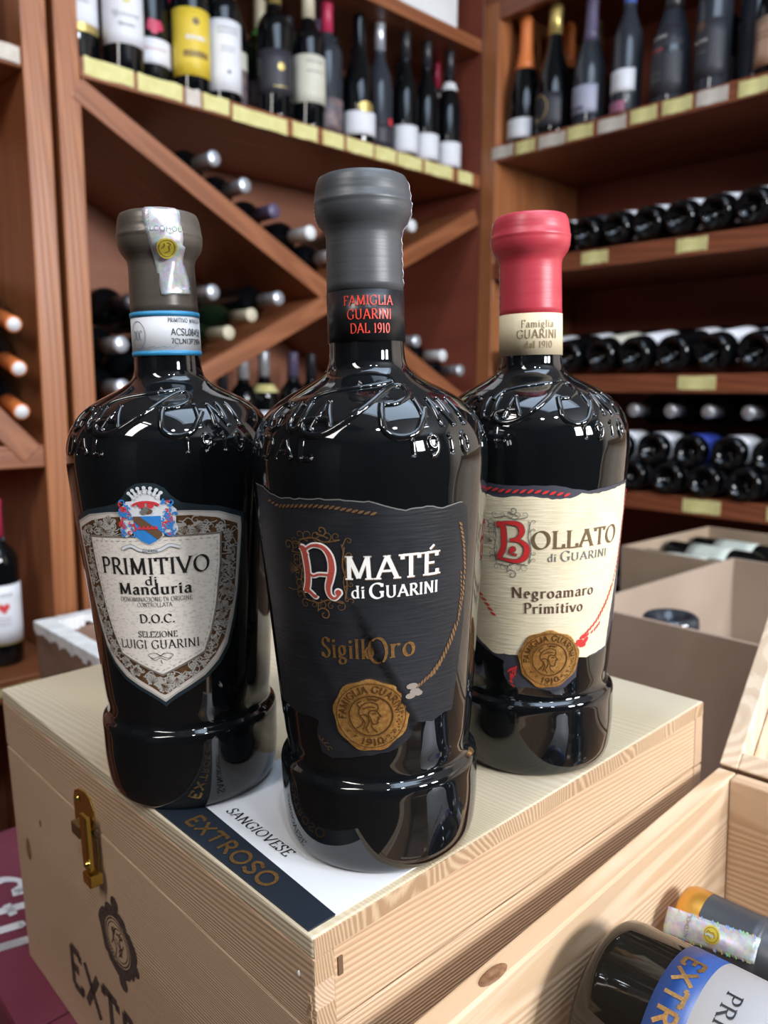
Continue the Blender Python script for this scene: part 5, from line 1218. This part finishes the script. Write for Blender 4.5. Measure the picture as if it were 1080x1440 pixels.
# --- right bottle: cream label ------------------------------------------------
RIG, capR = hero('right standing bottle with crimson capsule and torn-edged cream label', (.0862, .4572), 12, M_cap_red, .2560)
nl_ = band(RIG, .2342, .2568, mat('cream_neck_label', (.66, .56, .38), .7))
necktext(nl_, [('Famiglia', -17, 43, .2490, .0039, dict(W=.13)), ('GUARINI', -25, 50, .2432, .0045, dict(W=.13)), ('dal 1910', -11, 40, .2380, .0036, dict(W=.12))], M_olive_ink)
ZR_ = .115; PR_ = 17.
mfR = at(PR_, ZR_)
def tr(a, z): return to(a, z, PR_, ZR_)
nav = [(-55, .171), (-40, .1690), (-26, .1674), (-14, .1662), (1.6, .1662), (14, .1660), (23.8, .1639), (34, .1622), (46, .1632), (58, .1640), (73, .1650), (76, .14), (75, .11), (70, .080), (64, .0700), (56, .0690), (44, .0685), (34, .0717), (32.5, .058), (24, .0528), (12, .0515), (0, .0535), (-8.6, .0526), (-15, .0545), (-18.5, .060), (-17.7, .0681), (-25, .0705), (-33, .0742), (-41, .078), (-55, .079)]
mb = MB(); poly(mb, wavy([tr(*q) for q in nav], .0002, 8), mfR, .0003, step=.0022, skirt=.0003); FLR = mb.build('front_label', mat('slate_label_rim', (.045, .045, .065), .5), RIG)
cre = [(-55, .1600), (-40, .1612), (-26, .1615), (-18, .1597), (-10, .1604), (1.6, .1606), (12, .1590), (22, .1590), (29, .1612), (38, .1604), (46, .1610), (58, .1622), (70, .1632), (71.5, .150), (71, .130), (68, .108), (64, .090), (61, .0710), (52, .0705), (40, .0688), (30, .0700), (10, .072), (-8, .0720), (-17, .0722), (-25.3, .0717), (-31, .0755), (-37, .079), (-40, .084), (-55, .085)]
mb = MB(); poly(mb, wavy([tr(*q) for q in cre], .00030, 9), mfR, .0006, step=.0022, skirt=.0003); CP = mb.build('cream_paper', M_cream_paper, FLR)
def wr(mbx, text, a0, a1, zb, cap, **kw):
    x0, y0 = tr(a0, zb); x1, _ = tr(a1, zb); sl = kw.pop('slope', 0)
    if sl: kw['curve'] = lambda x, y: (x, y+(x-x0)*sl)
    write(mbx, text, x0, x1, y0, cap, mfR, .0009, **kw)
mb = MB(); wr(mb, 'OLLATO', .8, 59.5, .1325, .0094, W=.17, thin=.05, serif=.13); mb.build('lettering', M_olive_ink, FLR)
mb = MB(); wr(mb, 'di', 10, 15.2, .1254, .0042, W=.14); wr(mb, 'G', 17.5, 23.5, .1253, .0056, W=.14); wr(mb, 'UARINI', 24, 51, .1254, .0043, W=.14); mb.build('lettering', M_grey_ink, FLR)
mb = MB(); wr(mb, 'Negroamaro', -11.5, 41.5, .1052, .0058, W=.16, thin=.05); wr(mb, 'Primitivo', -4, 34, .0966, .0058, W=.16, thin=.05); mb.build('lettering', M_brown_ink, FLR)
mb = MB(); cx, cy = tr(-10.5, .1365); scrolls(mb, cx, cy, .0170, .0225, mfR, .0009, .00020, 6); mb.build('filigree', M_grey_ink, FLR)
def initB(k, mbx, off):
    x0, y0 = tr(-19.5, .1260); w, h = rad(19)*RB(ZR_), .0205
    Q = lambda *q: Cv(*[(x0+x*w, y0+y*h) for x, y in q])
    ribbon(mbx, Q((.02,.96),(.20,.92),(.24,.6),(.20,.3),(.04,.06)), lambda a, b, t: .0024+k, mfR, off)
    ribbon(mbx, Q((.0,.96),(.35,1.0),(.68,.96),(.78,.78),(.66,.60),(.42,.54)), lambda a, b, t: .0010+.0014*math.sin(PI*t)**2+k, mfR, off)
    ribbon(mbx, Q((.42,.54),(.72,.52),(.92,.34),(.84,.08),(.55,-.02),(.0,.06)), lambda a, b, t: .0010+.0016*math.sin(PI*t)**2+k, mfR, off)
    poly(mbx, disc(x0+.50*w, y0+.30*h, .0013+k*.5, n=12), mfR, off, step=.01); ribbon(mbx, Q((.52,.36),(.40,.22),(.62,.14)), lambda a, b, t: .0006+k, mfR, off)
mb = MB(); initB(.0010, mb, .0010); mb.build('initial_outline', M_grey_ink, FLR); mb = MB(); initB(.0004, mb, .0012); mb.build('initial', M_red_ink, FLR)
rpR = [(73, .160), (71, .140), (68.5, .120), (64, .108), (57, .0985), (48, .0895), (38, .0830)]
for pts_, r_, tw in (([tr(*q) for q in ((-40, .1665), (-25, .1648), (-14, .1634), (2, .1634), (14, .1620), (22, .1608))], .0012, .0034), ([tr(*q) for q in rpR], .0009, .0026), ([tr(a-2, z-.0012) for a, z in rpR[3:]], .0009, .0026),
                     ([tr(*q) for q in ((38, .0815), (45, .0835), (51, .0875))], .0009, .0026), ([tr(*q) for q in ((-34, .1068), (-29, .1010), (-23, .0935))], .0013, .0034)):
    mb = MB(); rope(mb, pts_, mfR, .0009, r_, tw); mb.build('cord_print', M_red_ink, FLR)
mb = MB()
for a, z, ang in ((36, .0815, 20), (33.5, .0790, -10), (38, .0790, 50), (31, .0775, 10), (35.5, .0766, 0)):
    x, y = tr(a, z); ca_, sa_ = math.cos(rad(ang)), math.sin(rad(ang)); poly(mb, [(x+p*ca_-q*sa_, y+p*sa_+q*ca_) for p, q in disc(0, 0, .0024, .0012, 14)], mfR, .0011, step=.002)
mb.build('knot_print', M_red_ink, FLR)
mb = MB()
for k in range(4):
    rope(mb, [tr(-8.5-.3*k, .0655-.0012*k), tr(-12-.5*k, .0640-.0022*k), tr(-15+1.2*k, .0625-.0032*k)], mfR, .0009, .00085, .0020)
mb.build('tassel_print', M_red_ink, FLR)
medallion(RIG, 12.5, .0702, .0165)
side_seal(RIG, -122, -88, .2560, .3095, mat('clear_seal_edge', (.50, .47, .46), .4))

# ------------------------------------------------------------------ bottles in the open crate
def crateM(x, z, y0, flip):
    """lying bottle: flip = base towards the near-left wall (+y), neck running to -y"""
    return CRM @ Matrix.Translation((x, y0, z)) @ (Matrix.Rotation(PI/2, 4, 'X') if flip else Matrix.Rotation(-PI/2, 4, 'X') )
KINDS_['case'] = ([(.004,0),(.003,.028),(0,.034),(.001,.0385),(.004,.0405),(.010,.0412),(.175,.0412),(.188,.0395),(.200,.0340),(.212,.0250),(.224,.0180),(.240,.0160),(.285,.0152),(.288,.0172),(.300,.0172),(.302,.015),(.302,0)], .225, .302, .0412)
zD = .442-HB-FH+ .139
axD = CZ-.041; axE = CZ-.052
CB = thing('wine_bottle', 'bottle lying in the crate, base up-left, with blue-banded white label', 'bottle', crateM(-.197, axD, -.028, True) @ Matrix.Rotation(rad(0), 4, 'Z'), 'bottles lying in the open crate')
prC = KINDS_['case'][0]
g = MB().lathe(prC, 96).build('glass', mat('brown_bottle_glass', (.010, .008, .006), .05, 0, IOR=1.45), CB)
MB().lathe([(.240, .0155), (.240, .0166), (.285, .0158), (.288, .0178), (.301, .0178), (.3032, .0155), (.3034, 0)], 40).build('capsule', M_cap_black, CB)
rC = lambda z: .0412
def cyl(phi0, z0, R=.0412): return lambda u, v, off=0.: Vector(((R+off)*math.sin(rad(phi0)+u/R), -(R+off)*math.cos(rad(phi0)+u/R), z0+v))
mb = MB(); mb.lathe([(.034, .0413), (.034, .0416), (.051, .0416), (.051, .0413)], 64, a0=rad(120), a1=rad(290)); o = mb.build('label_band', mat('royal_blue_print', (.006, .048, .21), .45), CB)
mb = MB(); write(mb, 'EXTROSO', 0, rad(98)*.0417, 0, .0092, cyl(171, .0378, .0417), .0002, W=.17, sans=True); mb.build('lettering', M_gold, o)
mb = MB(); mb.lathe([(.051, .0413), (.051, .0416), (.150, .0416), (.150, .0413)], 64, a0=rad(120), a1=rad(290)); o = mb.build('label', M_white, CB)
mb = MB(); write(mb, 'PRIMITIVO', 0, rad(84)*.0417, 0, .0064, cyl(184, .0600, .0417), .0002, W=.15, thin=.05); mb.build('lettering', M_black_ink, o)
KINDS_['case2'] = ([(.004,0),(.003,.028),(0,.034),(.001,.0385),(.004,.0405),(.010,.0412),(.155,.0412),(.175,.0395),(.195,.0340),(.212,.0250),(.228,.0190),(.240,.0170),(.285,.0162),(.288,.0182),(.306,.0182),(.308,.015),(.308,0)], .225, .308, .0412)
CE = thing('wine_bottle', 'bottle lying in the crate with gold-ended dark capsule and holographic strip', 'bottle', CRM @ Matrix.Translation((-.0975, -.024-.308, axE)) @ Matrix.Rotation(-PI/2, 4, 'X'), 'bottles lying in the open crate')
MB().lathe(KINDS_['case2'][0], 64).build('glass', M_glass, CE)
CAE = [(.228, .0192), (.228, .0198), (.240, .0180), (.262, .0178), (.264, .0188), (.2645, .0196), (.268, .0198), (.270, .0195), (.296, .0198)]
MB().lathe(CAE, 56).build('capsule', mat('capsule_slate', (.045, .047, .055), .38), CE)
MB().lathe([(.296, .0199), (.300, .0202), (.306, .0202), (.3095, .0188), (.3102, .0150), (.3104, 0)], 56).build('capsule_end', mat('amber_foil', (.62, .30, .05), .3, .7), CE)
MB().lathe([(.06, .0413), (.06, .0416), (.14, .0416), (.14, .0413)], 48, a0=rad(-80), a1=rad(80)).build('label', M_navy, CE)
def fE(phi0, z0, R=.0206): return lambda u, v, off=0.: Vector(((R+off)*math.sin(rad(phi0)+u/R), -(R+off)*math.cos(rad(phi0)+u/R), z0+v))
mb = MB(); n = 20; vs = []
for i in range(n+1):
    s = i/n; z = .3125-.050*s
    for j in range(9):
        q = j/8; a = rad(-90+20*s+(44-6*s)*q); r = .0206+.0010*math.sin(PI*q)*math.sin(PI*s)+.0003*math.sin(7*q+9*s); vs.append(Vector((r*math.sin(a), -r*math.cos(a), z)))
mb.add(vs, [(i*9+j, (i+1)*9+j, (i+1)*9+j+1, i*9+j+1) for i in range(n) for j in range(8)], 0, True)
SE = mb.build('excise_strip', M_holo, CE); so = SE.modifiers.new('s', 'SOLIDIFY'); so.thickness = .0003
mb = MB(); poly(mb, disc(0, 0, .0046, n=28, wav=.00015, k=14), fE(-58, .2860), .0012, step=.0015, skirt=.0006); o = mb.build('foil_seal', MATS['yellow_gold_foil'], SE)
mb = MB(); ring(mb, 0, 0, .0036, .0036, .0003, fE(-58, .2860), .0015)
for q in (Cv((-.001, -.002), (.0012, -.001), (.0008, .0008), (.0016, .0018), (0, .0026)), Cv((-.0022, 0), (-.001, .0012), (-.0014, .0022))): ribbon(mb, q, lambda a, b, t: .0004, fE(-58, .2860), .0015)
mb.build('seal_engraving', M_olive_ink, o)
mb = MB(); write(mb, 'ALCOHOL', -.006, .006, 0, .0020, lambda u, v, off=0.: fE(-62, .2985)(u, v, off), .0013, sans=True, W=.15); mb.build('lettering', M_grey_ink, SE)
mb = MB()
rd = random.Random(2)
for k in range(46):
    s = rd.random(); e = rd.choice((0, 1)); a = -90+20*s+(44-6*s)*(e*.93+.035); zz = .3125-.050*s
    ribbon(mb, [(-.0008, 0), (.0008, .0008)], lambda p, q, t: .0006, fE(a, zz), .0007, rd.choice((0, 1, 2)))
mb.build('security_print', [mat('print_coral', (.7, .2, .12), .5), mat('print_green', (.25, .5, .2), .5), mat('print_azure', (.15, .35, .7), .5)], SE)
# ------------------------------------------------------------------ maroon cartons under the case and the crate
def carton(name, label, M, sx, sy, h, m, open_=False, t=.004, flaps=(), group=None, cat='carton'):
    """base centred on a corner (0,0); open cartons show walls with thickness"""
    r = thing(name, label, cat, M, group)
    pbox(r, 'wall_panel', (0, 0, 0), (sx, t, h), m, .0008); pbox(r, 'wall_panel', (0, sy-t, 0), (sx, sy, h), m, .0008)
    pbox(r, 'wall_panel', (0, t, 0), (t, sy-t, h), m, .0008); pbox(r, 'wall_panel', (sx-t, t, 0), (sx, sy-t, h), m, .0008)
    pbox(r, 'bottom', (t, t, 0), (sx-t, sy-t, t), m)
    if not open_:
        pbox(r, 'flap', (0, 0, h), (sx, sy/2-.001, h+t), m, .001); pbox(r, 'flap', (0, sy/2+.001, h), (sx, sy, h+t), m, .001)
    return r
CTZ = .300
ctn = thing('maroon_carton', 'maroon carton with white script lettering under the pine wine case', 'carton', case_M(-.032, -.002, -HB-CTZ))
pbox(ctn, 'body', (0, 0, 0), (.42, .604, CTZ-.0045), M_maroon, .003); pbox(ctn, 'flap', (0, 0, CTZ-.004), (.42, .3085, CTZ-.0003), M_maroon, .001); pbox(ctn, 'flap', (0, .3105, CTZ-.004), (.42, .604, CTZ-.0003), M_maroon, .001)
mct = lambda a, b, off=0: Vector((.036+b*.85-.0, .560-a, CTZ+.0001+off))
mb = MB(); write(mb, 'Stu', .028, .150, -.034, .062, mct, .0002, W=.17, thin=.09, slant=.25, serif=.05)
mb.build('script_lettering', M_white, ctn)
ctn2 = thing('maroon_carton', 'maroon carton hidden beneath the open crate', 'carton', case_M(.01, -.425, -HB-CTZ, DY))
pbox(ctn2, 'body', (0, 0, 0), (.345, .405, CTZ-.0045), M_maroon, .003); pbox(ctn2, 'flap', (0, 0, CTZ-.004), (.345, .2, CTZ-.0003), M_maroon, .001); pbox(ctn2, 'flap', (0, .202, CTZ-.004), (.345, .405, CTZ-.0003), M_maroon, .001)
# low table that carries the cartons
P0 = case_M(.10, .05, -HB-CTZ).translation
tb_ = thing('display_table', 'dark wooden display table under the maroon cartons', 'table', Matrix.Translation((P0.x, P0.y, 0)) @ Matrix.Rotation(A0, 4, 'Z'))
zt = min((case_M(u_, v_, -HB-CTZ).translation.z for u_ in (-.03, .39) for v_ in (-.43, .60)))-.003
pbox(tb_, 'table_top', (-.16, -.50, zt-.03), (.24, .52, zt), M_cab_x, .003)
for x in (-.14, .18):
    for y in (-.48, .46): pbox(tb_, 'leg', (x, y, 0), (x+.04, y+.04, zt-.03), M_cab, .002)

# ------------------------------------------------------------------ cardboard cartons behind, right
AC = math.atan2(1.324-1.061, .598-.268)
CT1 = FM((.268, 1.061, -.300-.300), AC)       # x runs away-right, y = away-left; carton spans y -sy..0
c1 = carton('cardboard_carton', 'open brown cardboard carton with tall plain walls behind the open crate', FM((.268, 1.061, -.600), AC) @ Matrix.Translation((0, -.44, 0)), .422, .44, .300, M_cardb, True, .006)
pbox(c1, 'divider', (.10, .007, .01), (.104, .433, .188), M_cardb_w)
shelf_bottle('upturned dark bottle whose base shows over the rim of the nearer cardboard carton', c1.matrix_world @ Matrix.Translation((.046, .44-.112, .2985)) @ Matrix.Rotation(PI, 4, 'X'), 'bordeaux', M_gblue, M_cap_black, None, (.05, .1), 150, 0, scale=.965)
c2 = carton('cardboard_carton', 'open cardboard carton holding white-labelled lying bottles under the lowest visible shelf', FM((.466, 1.522, -.660), AC-.03) @ Matrix.Translation((0, -.34, 0)), .31, .34, .345, M_cardb_w, True, .006)
for i, (x, y, zz, rl) in enumerate(((.055, .0, .300, 0), (.145, .0, .304, 0), (.240, .0, .300, 0))):
    Mx = FM((.466, 1.522, -.660), AC-.03) @ Matrix.Translation((x, .0, zz)) @ Matrix.Rotation(rad(rl), 4, 'Z')
    shelf_bottle('%s green-white labelled bottle from the left in the far cardboard carton' % ORD[i], Mx @ Matrix.Translation((0, -.012, 0)) @ Matrix.Rotation(PI/2, 4, 'X') @ Matrix.Rotation(PI, 4, 'Z'), 'bordeaux', M_gclear, None, M_lab_green, (.06, .15), 220, 0, 'bottles in the far cardboard carton', scale=.93)
# stack beneath each
def under(label, M, sx, sy, ztop_o):
    z = (M.translation).z
    r = thing('cardboard_carton', label, 'carton', Matrix.Translation((M.translation.x, M.translation.y, 0)) @ Matrix.Rotation(math.atan2(M[1][0], M[0][0]), 4, 'Z'))
    corners = [(M @ Vector((x, y, 0))).z for x in (0, sx) for y in (0, sy)]
    h = min(corners)-.006
    pbox(r, 'body', (.01, .01, 0), (sx-.01, sy-.01, h-.004), M_cardb, .004); pbox(r, 'flap', (.01, .01, h-.0035), (sx-.01, sy/2, h), M_cardb, .001); pbox(r, 'flap', (.01, sy/2+.002, h-.0035), (sx-.01, sy-.01, h), M_cardb, .001)
under('closed carton under the nearer open cardboard carton', c1.matrix_world, .422, .44, 0)
under('closed carton under the far open cardboard carton', c2.matrix_world, .31, .34, 0)
# ------------------------------------------------------------------ chalky-rimmed box behind, left
LBM = FM((-.470, 1.015, -.290-.22), A0) @ Matrix.Translation((0, -.215, 0))
lb = thing('white_rimmed_box', 'old brown wooden box with chalky white rim behind the left bottle', 'box', LBM)
sx, sy, h, t = .34, .215, .22, .022
for lo, hi in (((0, 0, 0), (sx, t, h-.016)), ((0, sy-t, 0), (sx, sy, h-.016)), ((0, t, 0), (t, sy-t, h-.016)), ((sx-t, t, 0), (sx, sy-t, h-.016))): pbox(lb, 'side_board', lo, hi, M_oldwood, .002)
pbox(lb, 'bottom', (t, t, 0), (sx-t, sy-t, .010), M_oldwood)
pbox(lb, 'inner_panel', (t+.001, t+.001, h-.06), (sx-t-.001, sy-t-.001, h-.05), noisy('dusty_brown', (.26, .17, .13), (.36, .26, .22), .85, (9, 9, 9), 5), .001)
rd = random.Random(4)
for axis in range(4):
    mb = MB(); n = 40
    for i in range(n):
        a0_, a1_ = i/n, (i+1)/n; d = .014+rd.uniform(-.0015, .003)+.003*math.sin(i*.9); e = .0012
        if axis == 0: mb.box((-e, sy*a0_, h-d), (t, sy*a1_+.0002, h+rd.uniform(-.0003, .0003)))
        elif axis == 1: mb.box((sx-t, sy*a0_, h-d), (sx+e, sy*a1_+.0002, h+rd.uniform(-.0003, .0003)))
        elif axis == 2: mb.box((t+(sx-2*t)*a0_, sy-t, h-d), (t+(sx-2*t)*a1_, sy+e, h+rd.uniform(-.0003, .0003)))
        else: mb.box((t+(sx-2*t)*a0_, -e, h-d), (t+(sx-2*t)*a1_, t, h+rd.uniform(-.0003, .0003)))
    mb.build('white_rim', M_frost, lb, .001)
under('closed carton under the white-rimmed old box', LBM, .34, .215, 0)
